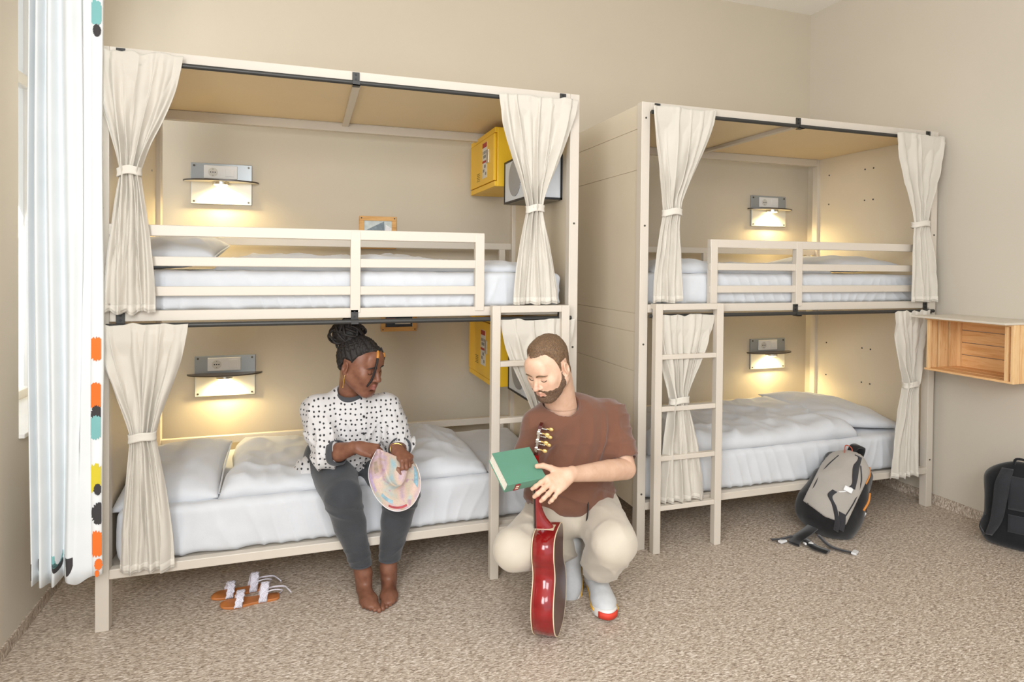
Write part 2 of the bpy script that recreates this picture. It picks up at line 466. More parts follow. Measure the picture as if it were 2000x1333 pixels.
# ================================================================== BUNK BEDS
LB, DB = 2.126, .98
ZT, ZM, ZR = 2.385, 1.312, .252
def bunk(x0, label, guard):
    t = Thing('bunk_bed', label, 'bunk bed', (x0, 0, 0), group='cream steel bunk beds along the wall'); X = lambda a: x0+a
    P = .05
    for a, y in ((0, 0), (LB-P, 0), (0, DB-P), (LB-P, DB-P)):
        M().box((X(a), y, 0), (X(a+P), y+P, ZT)).build('post', PAINT, t, smooth=0, bevel=.003)
    for a, s in ((.006, 1), (LB-.026, -1)):
        m = M(); zs = [ZR-.04, .95, 1.16, 1.262, 2.03, 2.25, ZT-.004]
        for i in range(len(zs)-1): m.box((X(a), P, zs[i]+.0015), (X(a+.02), DB-P, zs[i+1]-.0015))
        m.box((X(a+.004), P, zs[0]), (X(a+.016), DB-P, ZT-.01)); li = a+.0195 if s > 0 else a-.0008; m.box((X(li), P, zs[0]+.002), (X(li+.0012), DB-P, ZT-.012))
        pn = m.build('end_panel', PANEL, t, smooth=0, bevel=.0012)
        xi = X(a+.0207) if s > 0 else X(a-.0008)
        for z in (2.22, 2.0, .945, .70):
            for y in (.84, .52, .45): M().cyl((xi-.001, y, z), (xi+.001, y, z), .006, 10).build('screw_hole', DARK, pn)
    M().box((X(P), 0, 2.335), (X(LB-P), .045, ZT)).build('top_beam', PAINT, t, smooth=0, bevel=.003)
    M().box((X(P), DB-.045, 2.30), (X(LB-P), DB, ZT)).box((X(P), DB-.05, 2.345), (X(LB-P), DB-.044, 2.35)).build('top_beam', PAINT, t, smooth=0, bevel=.003)
    M().box((X(.03), .02, 2.352), (X(LB-.03), DB-.01, 2.372)).build('roof_panel', PAINT_WARM_LIT, t, smooth=0)
    M().box((X(LB/2-.055), .045, 2.33), (X(LB/2-.02), DB-.045, 2.352)).build('cross_bar', PAINT, t, smooth=0, bevel=.002)
    for z0, z1 in ((1.268, ZM), (.212, ZR)):
        M().box((X(P), .0, z0), (X(LB-P), .04, z1)).build('side_rail', PAINT, t, smooth=0, bevel=.003)
        M().box((X(P), DB-.04, z0), (X(LB-P), DB, z1)).build('side_rail', PAINT, t, smooth=0, bevel=.003)
        m = M().box((X(.03), .03, z1-.034), (X(LB-.03), DB-.03, z1-.012))
        m.build('bed_base', PAINT_WARM_LIT if z0 > 1 else PAINT, t, smooth=0)
    # front guard of the upper bunk
    g0, g1, ps = guard; m = M(); y0, y1 = -.004, .028
    for za, zb in ((1.622, 1.668), (1.497, 1.537), (1.372, 1.412)): m.box((X(g0), y0+(.004 if zb < 1.6 else 0), za), (X(g1), y1-(.004 if zb < 1.6 else 0), zb))
    g = m.build('guard_rail', PAINT, t, smooth=0, bevel=.003)
    for a in ps: M().box((X(a), y0-.002, ZM-.02), (X(a+.045), y1+.002, 1.6615)).build('guard_post', PAINT, g, smooth=0, bevel=.003)
    # back guards
    for z in (1.655, .527):
        m = M().box((X(P), DB-.035, z-.042), (X(LB-P), DB-.005, z)).box((X(P), DB-.03, z-.165), (X(LB-P), DB-.01, z-.125)).box((X(P), DB-.03, z-.28), (X(LB-P), DB-.01, z-.25))
        g = m.build('back_rail', PAINT, t, smooth=0, bevel=.003)
        for a in (.06, LB/2, LB-.13): M().box((X(a), DB-.034, z-.3), (X(a+.04), DB-.006, z-.003)).build('rail_post', PAINT, g, smooth=0, bevel=.002)
    for z in (2.328, 1.252):
        r = M().cyl((X(.045), -.022, z), (X(LB-.045), -.022, z), .0105, 14).build('curtain_rod', DARK, t)
        for a in (.075, LB/2-.06, LB-.11):
            b = M().box((X(a), -.006, z-.004), (X(a+.032), -.0005, z+.052)).box((X(a), -.036, z-.015), (X(a+.032), -.0005, z-.0105)).box((X(a), -.036, z-.015), (X(a+.032), -.0335, z+.006)).build('rod_bracket', DARK, t, smooth=0)
            M().cyl((X(a+.016), -.009, z+.022), (X(a+.016), -.006, z+.022), .005, 8).cyl((X(a+.016), -.009, z+.042), (X(a+.016), -.006, z+.042), .005, 8).build('bolt', BLACK, b)
    for z in (1.73, 1.1, .3, 2.3): 
        for a in (P/2, LB-P/2): M().cyl((X(a), -.002, z), (X(a), .001, z), .0055, 10).build('post_bolt', SCREW, t)
    return t
AX, BX = 0.0, 2.484
bunk(AX, 'cream steel bunk bed beside the patterned window curtain, woman seated on its lower bunk', (.05, 1.63, (1.0, 1.585)))
bunk(BX, 'cream steel bunk bed beside the pine crate, with a grey backpack in front', (.435, LB-.05, (.437, 1.02)))

def ladder(x0, x1, label):
    t = Thing('ladder', label, 'ladder', (x0, -.025, 0), group='cream ladders of the bunk beds'); y0, y1 = -.066, -.026
    for a in (x0, x1-.042): M().box((a, y0, 0), (a+.042, y1, 1.318)).build('side_rail', PAINT, t, smooth=0, bevel=.003)
    M().box((x0+.042, y0, 1.285), (x1-.042, y1, 1.318)).build('top_bar', PAINT, t, smooth=0, bevel=.003)
    for z in (1.037, .762, .5, .236): M().box((x0+.042, y0+.004, z-.013), (x1-.042, y1-.004, z+.013)).build('rung', PAINT, t, smooth=0, bevel=.003)
    for a in (x0+.006, x1-.036): M().box((a, y1, 1.29), (a+.03, -.001, 1.3175)).build('hook', PAINT, t, smooth=0)
ladder(1.655, 2.055, 'cream steel ladder beside the crouching man')
ladder(2.545, 2.965, 'cream steel ladder standing at the front of the right-hand bunk bed')

# ------------------------------------------------------------------ bedding
def mattress_grid():
    g = G((-.03, -.03, -.03), (2.03, .89, .26), .0070)
    g.box((1.0, .43, .11), (1.0, .43, .11), .035)
    def f(P):
        x, y, z = P.T
        w = np.clip(1-(z-.02)/.2, 0, 1)
        w = .35+.65*w; fr = np.clip((.1-y)/.08, 0, 1)
        ph = x*40+9*vnoise(P*[3, 1, 2], 1, 1)+z*18*vnoise(P*[1.1, 0, 0], 1, 8)*2; am = .35+.65*np.clip(vnoise(P*[3.1, 0, 1], 1, 2)+.35, 0, 1)
        s = ((1-np.abs(np.sin(ph)))**2-.3)*am*.011*w*fr
        r2 = (1-np.abs(vnoise(P*[1, 1.6, 3], 7, 9)))**3*.006
        return -s+.003*vnoise(P, 13, 3)+.007*vnoise(P, 4, 5)+.003*vnoise(P*[1, 1, 2], 9, 12)
    return g.disp(f)
MATT = None
def mattress(x0, z0, z1, label, first=[None]):
    t = Thing('mattress', label, 'mattress', (x0, .045, z0), group='white sheeted mattresses of the bunks')
    if first[0] is None:
        o = nets(mattress_grid(), 'fitted_sheet', LINEN, None); first[0] = o
        o.parent = t.o
    else:
        o = first[0].copy(); COL.objects.link(o); o.parent = t.o
    o.scale = (1, 1, (z1-z0)/.22)
mattress(.06, .247, .468, 'white sheeted mattress on the lower bunk under the seated woman')
mattress(.06, 1.305, 1.478, 'white sheeted mattress on the upper bunk above the seated woman')
mattress(BX+.06, .247, .468, 'white sheeted mattress on the lower bunk behind the grey backpack')
mattress(BX+.06, 1.305, 1.478, 'white sheeted mattress on the upper bunk near the crate')

def pillow(c, L, W, T, R, label, seed, sag=.0):
    """stuffed cushion: L along local x, W along local y, thickness T"""
    n, k = 56, 40; U = np.linspace(-1, 1, n); Vv = np.linspace(-1, 1, k); m = M()
    u, v = np.meshgrid(U, Vv, indexing='ij')
    prof = np.clip((1-np.abs(u)**2.6), 0, 1)**.5*np.clip((1-np.abs(v)**2.6), 0, 1)**.5
    pin = 1-.07*(1-np.abs(v)**2)*np.abs(u)**3; pin2 = 1-.07*(1-np.abs(u)**2)*np.abs(v)**3
    x = u*L/2*pin; y = v*W/2*pin2
    P0 = np.stack([u*3, v*3, u*0+seed], -1); wr = vnoise(P0, 1.3, seed)*.010*prof+np.sin((u*6+v*9)+3*vnoise(P0, 1, seed+1))*.004*(np.abs(u)+np.abs(v))*prof
    zt = T/2*prof+wr; zb = -T/2*prof*.7
    zt = zt-sag*(u**2)
    zb = zb-sag*(u**2)
    tp = np.stack([x, y, zt], -1); bt = np.stack([x, y, zb], -1)
    m.grid(tp); m.grid(bt[::-1])
    V = np.concatenate(m.V)@np.asarray(R).T; m.V = [V+np.array(c)]
    t = Thing('pillow', label, 'pillow', (c[0], c[1], c[2]-T*.35), group='white pillows on the bunks')
    m.build('pillow_case', LINEN, t, smooth=180)
    s = M(); e = sp([(L/2*.985, -W/2*.88, 0), (L/2*.965, 0, 0), (L/2*.985, W/2*.88, 0)], 16)@np.asarray(R).T+np.array(c)
    s.tube(e, .004, 6).build('pillow_seam', LINEN, t)
pillow((.235, .38, .512), .42, .60, .17, rotm(math.radians(9), math.radians(-3), 0), 'white pillow with pointed corner on the lower bunk beside the seated woman', 1)
pillow((.205, .46, 1.555), .43, .66, .17, rotm(math.radians(6), math.radians(-4), 0), 'white pillow on the upper bunk behind the patterned window curtain', 2)
pillow((BX+1.74, .47, .535), .60, .72, .15, rotm(math.radians(3), math.radians(5), math.radians(-6)), 'plump white pillow on the lower bunk beside the cream end panel', 3)
pillow((BX+1.74, .48, 1.532), .58, .66, .13, rotm(0, 0, math.radians(4)), 'white pillow on the upper bunk nearest the pine crate', 4)

def duvet(lo, hi, zb, label, thick, seed, fold=None, front=None):
    """soft quilt: thick(u,v) above zb over the rectangle lo..hi"""
    nx = int((hi[0]-lo[0])/.014); ny = int((hi[1]-lo[1])/.014)
    u, v = np.meshgrid(np.linspace(0, 1, nx), np.linspace(0, 1, ny), indexing='ij')
    ed = np.clip((1-np.abs(2*u-1)**14), 0, 1)**.5*np.clip((1-np.abs(2*v-1)**9), 0, 1)**.5
    x = lo[0]+(hi[0]-lo[0])*u; y = lo[1]+(hi[1]-lo[1])*v
    P = np.stack([x, y, x*0], -1)
    x = x+.018*vnoise(P, 3.5, seed)*(np.abs(2*u-1)**3); y = y+.018*vnoise(P, 3.5, seed+3)*(np.abs(2*v-1)**3)
    rid = 1-np.abs(vnoise(P*[1, 1.3, 1], 4.5, seed+5)); rid2 = 1-np.abs(vnoise(P*[1.6, 1, 1], 9, seed+6))
    T = thick(u, v)
    t_ = T*(.74+.22*rid**2)+.014*rid2**2+.006*vnoise(P, 18, seed)
    zt = zb+t_*ed+.004
    bot = np.full_like(zt, zb)+.004*(1-ed)
    if front is not None:
        dz = front(u, v); zt = zt-dz; bot = bot-dz
    m = M(); m.grid(np.stack([x, y, zt], -1)); m.grid(np.stack([x, y, bot], -1)[::-1])
    # close the rim
    idx = [(i, 0) for i in range(nx)]+[(nx-1, j) for j in range(1, ny)]+[(i, ny-1) for i in range(nx-2, -1, -1)]+[(0, j) for j in range(ny-2, 0, -1)]
    A = np.array([[x[i, j], y[i, j], zt[i, j]] for i, j in idx]); B = np.array([[x[i, j], y[i, j], bot[i, j]] for i, j in idx])
    m.grid(np.stack([A, B]), closed_u=True)
    t = Thing('duvet', label, 'duvet', ((lo[0]+hi[0])/2, (lo[1]+hi[1])/2, zb), group='white duvets on the bunks')
    m.build('duvet_cover', LINEN, t, smooth=180)
    s = M(); e = [(x[i, 1], y[i, 1]-.004, (zt[i, 1]+bot[i, 1])/2) for i in range(2, nx-2, 3)]
    s.tube(e, .0035, 6).build('duvet_seam', LINEN, t)
def th_a(u, v):
    b = .075+.03*np.exp(-((u-.05)/.08)**2)
    return b+.055*np.exp(-((u-.80)/.09)**2-((v-.62)/.3)**2)-.035*np.exp(-((u-.45)/.17)**2-((v-.1)/.55)**2)+.03*np.exp(-((u-.62)/.04)**2)-.03*np.clip((u-.9)/.1, 0, 1)
duvet((.45, .075), (1.68, .86), .466, 'rumpled white duvet on the lower bunk around the seated woman', th_a, 11)
duvet((BX+.12, .07), (BX+1.60, .86), .466, 'thick white duvet folded on the lower bunk behind the right ladder', lambda u, v: .105+.012*np.sin(u*9)+.02*np.exp(-((u-.97)/.05)**2), 21)
duvet((.42, .10), (1.93, .86), 1.476, 'flat white duvet on the upper bunk above the seated woman', lambda u, v: .05+.03*np.exp(-((u-.35)/.3)**2)+.012*np.sin(u*14), 31)
duvet((BX+.12, .09), (BX+1.40, .86), 1.476, 'flat white duvet on the upper bunk of the right-hand bed', lambda u, v: .055+.02*np.exp(-((u-.2)/.2)**2), 41)

# ------------------------------------------------------------------ bunk curtains
def curtain(top, tie, bot, label, seed, n=7, y=-.028, hang=.012, amp=.024, bias=0):
    """top/tie/bot = (x left, x right, z)"""
    nv, nu = 120, 190
    zt, zi, zb = top[2], tie[2], bot[2]; rs = np.random.RandomState(seed); k = (zt-zi)/(zt-zb)
    u = np.linspace(0, 1, nu); P = np.zeros((nv, nu, 3))
    # irregular pleats: each has its own centre, width and depth
    cs = (np.arange(n)+.5+.28*(rs.rand(n)-.5)*2)/n; ws = (.5+.55*rs.rand(n))/n*.42; ds = .55+.75*rs.rand(n)
    c2 = rs.rand(n)*1.0; w2 = (.35+.3*rs.rand(n))/n*.3; d2 = .3+.5*rs.rand(n)
    for i, s in enumerate(np.linspace(0, 1, nv)):
        z = zt+(zb-zt)*s
        if s < k:
            q = s/k; e = q**1.15; e = .55*e+.45*e*e*(3-2*e)
            xl = top[0]+(tie[0]-top[0])*e; xr = top[1]+(tie[1]-top[1])*e
            up = .35+.9*math.sin(PI*min(1, q*.62+.05)); comp = 1-.25*q
        else:
            q = (s-k)/(1-k); e = 1-(1-q)**1.5
            xl = tie[0]+(bot[0]-tie[0])*e; xr = tie[1]+(bot[1]-tie[1])*e; up = .85; comp = .8+.2*q
        near = math.exp(-((s-k)/.04)**2); W_ = np.zeros(nu); X_ = np.zeros(nu)
        for a in range(n):
            cc = cs[a]+.03*math.sin(s*4+a*2.1+seed)+(.06*math.sin(a*1.7+seed)*(s-k) if s > k else 0); dd = (u-cc)/ws[a]
            W_ += ds[a]*np.exp(-dd**2); X_ += ds[a]*dd*np.exp(-dd**2)*ws[a]*.95*math.sin(a*2.3+seed)
            dd = (u-c2[a]-.05*math.sin(s*3+a))/w2[a]; act = math.exp(-((s-(.25+.5*((a*.37+seed*.13) % 1)))/.22)**2); W_ += d2[a]*np.exp(-dd**2)*act
        W_ = W_-W_.mean()
        crease = .007*vnoise(np.stack([u*7, u*0+s*6, u*0], -1), 1, seed+4)+.004*(1-2*np.abs(vnoise(np.stack([u*12+s*5, u*0+s*9, u*0], -1), 1, seed+9)))*(.3+up*.7)
        x = xl+(xr-xl)*np.clip(u+X_*up*1.0, -.01, 1.01)
        yy = y-hang-amp*1.35*W_*up*comp+crease-.016*near*np.cos((u-.5)*PI)
        if s < .03: yy = y-hang-amp*W_*.55
        dz = .010*vnoise(np.stack([u*9, u*0, u*0], -1), 1, seed+2)*(1 if s < .05 or s > .97 else 0)
        P[i, :, 0] = x; lim = -.040 if z > zt-.075 else -.040+.034*min(1, (zt-.075-z)/.12); P[i, :, 1] = np.minimum(yy, lim); P[i, :, 2] = z+dz
    t = Thing('bunk_curtain', label, 'curtain', ((top[0]+top[1])/2, y, zb), group='cream tie-back curtains of the bunk beds')
    m = M().grid(P); c = m.build('curtain_panel', CURT, t, smooth=180, solid=.0022, fix=False)
    hz = M().grid(P[-5:-1]+np.array([0, -.0022, 0])); hz.build('hem', TIE, c, smooth=180, solid=.001, fix=False)
    # tie band round the gather
    cx = (tie[0]+tie[1])/2; rx = (tie[1]-tie[0])/2+.006; ry = .034; th = np.linspace(0, 2*PI, 33)[:-1]
    rings = []
    for j, dz in enumerate(np.linspace(-.017, .017, 6)):
        kx = 1+.02*math.cos(j*1.2); rings.append(np.stack([cx+rx*kx*np.cos(th), y-hang+ry*kx*np.sin(th), zi+dz+.006*np.cos(th+.8)+.003*np.sin(3*th)], -1))
    M().grid(np.array(rings), closed_u=True).build('tieback', TIE, t, smooth=180, solid=.003)
curtain((-.015, .325, 2.36), (.095, .168, 1.875), (.035, .225, 1.305), 'cream curtain tied back on the upper bunk behind the patterned window curtain', 1, 6)
curtain((.0, .345, 1.262), (.135, .222, .800), (.095, .295, .245), 'cream curtain tied back over the sandals at the lower bunk, beside the window curtain', 2, 6)
curtain((1.685, 2.10, 2.345), (1.835, 1.915, 1.79), (1.77, 2.005, 1.325), 'cream curtain tied back beside the yellow locker on the upper bunk', 3, 7)
curtain((1.70, 2.095, 1.25), (1.90, 1.98, .72), (1.84, 2.05, .20), 'cream curtain tied back behind the ladder and the crouching man', 4, 8)
curtain((BX+.04, BX+.435, 2.36), (BX+.115, BX+.215, 1.80), (BX+.055, BX+.235, 1.325), 'cream curtain tied back on the upper bunk above the right ladder', 5, 6)
curtain((BX+.06, BX+.44, 1.255), (BX+.175, BX+.275, .80), (BX+.12, BX+.40, .25), 'cream curtain tied back behind the right ladder', 6, 7)
curtain((BX+1.735, BX+2.13, 2.345), (BX+1.875, BX+1.995, 1.79), (BX+1.865, BX+2.085, 1.31), 'cream curtain tied back on the upper bunk above the pine crate', 7, 5)
curtain((BX+1.74, BX+2.03, 1.255), (BX+1.83, BX+1.93, .80), (BX+1.745, BX+1.965, .225), 'cream curtain tied back at the lower bunk beside the pine crate', 8, 6)

# ------------------------------------------------------------------ the patterned window curtain
def win_curtain():
    t = NT('window_curtain_lining'); t.b.inputs['Roughness'].default_value = .85
    c = lin('#e3e7e8'); base = t.ramp(t.noise(t.obj(), 6), [(.3, c), (.7, lin('#ebeeef'))]); t.col(base)
    t.b.inputs['Sheen Weight'].default_value = .2
    lining = t.m
    P = sp([(-.188, -.10), (-.178, -.055), (-.160, -.105), (-.145, -.05), (-.118, -.10), (-.098, -.045), (-.062, -.105), (-.03, -.09), (.018, -.078), (.028, -.070)], 90)
    zs = np.linspace(3.3, .262, 60); G_ = np.zeros((60, 90, 3))
    for i, z in enumerate(zs):
        s = (3.3-z)/3.04
        G_[i, :, 0] = P[:, 0]+.012*np.sin(s*5+P[:, 0]*20)*s-(.03*(1-s))*(P[:, 0] > -.02); G_[i, :, 1] = P[:, 1]+.010*np.sin(s*4+P[:, 0]*30)
        G_[i, :, 2] = z+.012*np.sin(P[:, 0]*60)*(i == 59)
    th = Thing('window_curtain', 'white window curtain with orange, teal and black floral edge hanging left of the bunks', 'curtain', (-.1, -.08, .25))
    M().grid(G_).build('curtain_lining', lining, th, smooth=180, solid=.003, fix=False)
    # patterned fabric: turned edge seen at the right, flowers as cut shapes of print
    e = G_[:, -1]; q = NT('floral_print'); q.b.inputs['Roughness'].default_value = .85; q.col(q.ramp(q.noise(q.obj(), 5), [(.3, lin('#e9ecec')), (.7, lin('#f3f4f3'))]))
    E = np.stack([e+np.array([-.004, -.006, 0]), e+np.array([.012, -.004, 0]), e+np.array([.03, -.001, 0]), e+np.array([.034, .008, 0])], 1)
    wv = .008*np.sin(np.linspace(0, 11, 60)); E[:, 2:, 0] += wv[:, None]*.6
    ed = M().grid(E).build('printed_edge', q.m, th, smooth=180, solid=.002, fix=False)
    cols = {'orange': mat('print_orange', '#f0762a', .8), 'teal': mat('print_teal', '#7fb9b8', .8), 'yellow': mat('print_yellow', '#d8c634', .8), 'dark': mat('print_charcoal', '#3d3a3b', .8)}
    def blob(col, z, x, r, name, irregular=.25, sx=.6, n=40, y=-.0105):
        m = M(); k = int(np.argmin(abs(zs-z))); ctr = E[k, 1]+np.array([x, 0, 0]); rs = random.Random(z*1000)
        O = []
        for j in range(n):
            a = 2*PI*j/n; rr = r*(1-irregular*rs.random()) if j % 2 else r
            xx = rr*math.cos(a)*sx; O.append((max(-.0135, min(.020, xx+x)), z+rr*math.sin(a)))
        pts = np.array([(E[k, 1][0]+o[0], o[1]) for o in O]); yy = E[k, 1][1]-.003
        m.prism(pts, 'Y', yy-.0015, yy); m.build(name, cols[col], ed, smooth=0)
    for col, z, x, r in (('teal', 2.49, .0, .05), ('dark', 2.42, .004, .025), ('orange', 1.17, .004, .05), ('orange', .985, .004, .055), ('teal', .86, .004, .05), ('dark', .915, .006, .035), ('yellow', .66, .0, .06), ('dark', .615, .008, .024), ('dark', .52, .010, .045),
                         ('orange', .40, .0, .055), ('orange', .318, .006, .024), ('orange', .282, .0, .014)):
        blob(col, z, x, r, 'printed_flower')
    # printed petals near the hem of the lining
    def hem(col, x0, x1, z, r, name):
        m = M(); ii = [j for j in range(90) if x0 <= P[j, 0] <= x1]; row = G_[57]
        Pg = np.zeros((8, len(ii), 3))
        for a, j in enumerate(ii):
            f = (P[j, 0]-x0)/(x1-x0); top = z+.045; bt = z+.045-r*math.sqrt(max(.02, 1-(2*f-1)**2)) if 'half' not in name else z+.045-r*math.sqrt(max(.01, 1-f*f))
            for b in range(8):
                Pg[b, a] = (row[j, 0], row[j, 1]-.0035, top+(bt-top)*b/7)
        m.grid(Pg); m.build(name.replace('half_', ''), cols[col], th, smooth=180, fix=False, solid=.0008)
    hem('dark', -.222, -.17, .315, .085, 'half_printed_petal'); hem('teal', -.128, -.098, .33, .05, 'printed_petal'); hem('dark', -.125, -.098, .30, .04, 'printed_petal'); hem('dark', -.09, -.035, .315, .07, 'printed_petal')
    # rail and rings
    r = Thing('curtain_rail', 'white curtain rail above the left window', 'curtain rail', (-.1, -.5, 3.32))
    M().box((-.235, -4.0, 3.30), (-.215, 1.05, 3.325)).build('rail', WHITE, r, smooth=0)
    m = M()
    for y in (-3.6, -1.2, .6): m.box((XL, y, 3.305), (-.215, y+.02, 3.32))
    m.build('rail_bracket', WHITE, r, smooth=0)
win_curtain()

# ------------------------------------------------------------------ reading lamps
def reading_lamp(x, z, label, first=[None]):
    if first[0] is None:
        t = Thing('reading_lamp', label, 'reading lamp', (x, YB, z), group='reading lamps with power sockets in the bunks'); first[0] = t
        c = (x, YB, z); wd, hh = .165, .12; y = YB
        ALU = mat('grey_blue_aluminium', '#a3a7a8', .35, .35, var=.03)
        M().box((x-wd, y-.016, z-hh), (x+wd, y-.002, z+hh)).build('back_plate', ALU, t, smooth=0, bevel=.002)
        M().box((x-wd+.003, y-.0185, z-hh+.003), (x+wd-.003, y-.0155, z+.012)).build('light_diffusing_plate', mat('satin_plate', '#d9d6cc', .4, .1, var=.02), t, smooth=0)
        O = [(x-.205, y-.02)]
        for j in range(25):
            a = PI+PI*j/24; O.append((x+.205*math.cos(a), y-.02+.105*math.sin(a)))
        O.append((x+.205, y-.02))
        sh = M().prism([(p[0], p[1]) for p in O], 'Z', z+.010, z+.018).build('shelf', mat('smoked_shelf', '#4a4138', .3, var=.05), t, smooth=0, bevel=.001)
        M().prism([(x+(p[0]-x)*.97, p[1]+.002) for p in O], 'Z', z+.0085, z+.0101).build('shelf_underside', mat('shelf_underside_white', '#e8e0cc', .5, var=.02), sh, smooth=0)
        lh = M().cyl((x, y-.055, z-.008), (x, y-.055, z+.0085), .045, 28).build('light_housing', CHROME, t)
        M().cyl((x, y-.055, z-.012), (x, y-.055, z-.008), .036, 28).build('light_lens', mat('warm_lamp_glow', '#ffe2a0', .4, var=0, emit=9), lh)
        fr = M().box((x-.095, y-.024, z+.03), (x+.085, y-.016, z+.108)).build('socket_frame', WHITE, t, smooth=0, bevel=.003)
        s = M().cyl((x-.046, y-.0245, z+.068), (x-.046, y-.0235, z+.068), .026, 24).build('socket', mat('socket_recess', '#d8d3c8', .5, var=.01), fr)
        m = M()
        for dx, dz in ((-.012, 0), (.012, 0), (0, 0), (0, .018), (0, -.018)): m.cyl((x-.046+dx, y-.0258, z+.068+dz), (x-.046+dx, y-.0245, z+.068+dz), .0035 if dz == 0 else .0022, 8)
        m.build('socket_hole', BLACK, s)
        M().box((x+.02, y-.027, z+.045), (x+.068, y-.024, z+.093)).build('switch', WHITE, fr, smooth=0, bevel=.003)
        for a in (-1, 1):
            for b in (-1, 1): M().cyl((x+a*(wd-.018), y-.02, z+b*(hh-.016)), (x+a*(wd-.018), y-.016, z+b*(hh-.016)), .006, 12).build('screw', SCREW, t)
        root = t.o
    else:
        root = copy_tree(first[0].o); root.location = (x, YB, z); root['label'] = label
    L = bpy.data.lights.new('reading_lamp_light', 'SPOT'); L.energy = 15; L.color = (1.0, .78, .38); L.spot_size = math.radians(165); L.spot_blend = .6; L.shadow_soft_size = .03
    o = bpy.data.objects.new('reading_lamp_light', L); COL.objects.link(o); o.location = (x, YB-.055, z-.016)
reading_lamp(.332, 1.975, 'lit reading lamp above the upper bunk nearest the window')
reading_lamp(.355, .842, 'lit reading lamp on the wall left of the seated woman')
reading_lamp(4.267, 1.957, 'lit reading lamp at the upper bunk of the right-hand bed')
reading_lamp(4.28, .833, 'lit reading lamp over the lower bunk of the right-hand bed')

# ------------------------------------------------------------------ lockers, boxes, pictures
YEL = mat('yellow_enamel', '#f6c52e', .4, var=.02)
PAPER = mat('sticker_paper', '#dcd8cf', .6, var=.02); RED = mat('sticker_red', '#b23a2e', .6, var=.02); GREY = mat('sticker_grey', '#8d8b86', .6)
def text(s, size, m, parent, loc, rot, ext=.0006, align='CENTER'):
    c = bpy.data.curves.new('lettering', 'FONT'); c.body = s; c.size = size; c.extrude = ext; c.align_x = align; c.align_y = 'CENTER'
    o = bpy.data.objects.new('lettering_source', c); COL.objects.link(o); c.materials.append(m); bpy.context.view_layer.update()
    me = bpy.data.meshes.new_from_object(o); bpy.data.objects.remove(o); bpy.data.curves.remove(c)
    o = bpy.data.objects.new('lettering', me); COL.objects.link(o)
    if not me.materials: me.materials.append(m)
    root = parent.o if isinstance(parent, Thing) else parent; q = root
    while q.parent: q = q.parent
    o.parent = root; o.location = Vector(loc)-q.location; o.rotation_euler = rot; return o
def locker(z0, z1, label):
    t = Thing('locker', label, 'locker', (1.95, .83, z0), group='yellow lockers in the left-hand bunk bed'); x0, x1, y0, y1 = 1.838, 2.098, .55, 1.105
    x1 = 2.0985
    M().box((x0+.02, y0, z0), (x1, y1-.17, z1)).build('cabinet', YEL, t, smooth=0, bevel=.004)
    M().box((x0+.02, y1-.172, z0), (2.07, y1, z1)).build('cabinet_back', YEL, t, smooth=0, bevel=.004)
    d = M().box((x0, y0+.01, z0+.035), (x0+.018, y1-.01, z1-.035)).build('door', YEL, t, smooth=0, bevel=.003)
    M().box((x0+.004, y0, z0), (x0+.022, y1, z0+.031)).build('door_surround', YEL, t, smooth=0, bevel=.003)
    M().box((x0+.004, y0, z1-.031), (x0+.022, y1, z1)).build('door_surround', YEL, t, smooth=0, bevel=.003)
    zc = (z0+z1)/2; R = (PI/2, 0, -PI/2)
    s = M().box((x0-.0012, .70, zc-.1), (x0, .80, zc+.115)).build('notice_sticker', PAPER, d, smooth=0)
    M().box((x0-.002, .702, zc+.085), (x0-.001, .798, zc+.113)).build('sticker_band', RED, s, smooth=0)
    M().box((x0-.002, .702, zc-.008), (x0-.001, .798, zc+.006)).build('sticker_band', RED, s, smooth=0)
    m = M()
    for k, (ya, yb, za) in enumerate(((.775, .79, .055), (.74, .765, .055), (.715, .73, .055), (.72, .78, .03), (.725, .76, -.03), (.755, .785, -.055), (.71, .735, -.075))): m.box((x0-.002, ya, zc+za-.009), (x0-.001, yb, zc+za+.009))
    m.build('sticker_print', GREY, s, smooth=0)
    M().box((x0-.006, .655, zc-.02), (x0, .70, zc+.062)).build('lock_plate', CHROME, d, smooth=0, bevel=.001)
    m = M()
    for k in range(5): m.box((x0-.0012, .86, zc-.105+k*.011), (x0, .93-.01*(k % 2), zc-.101+k*.011))
    m.build('printed_lines', mat('print_olive', '#8c7420', .6), d, smooth=0)
locker(1.972, 2.315, 'yellow locker with a notice sticker on the upper bunk end panel')
locker(.80, 1.20, 'yellow locker with a notice sticker half hidden by the ladder')

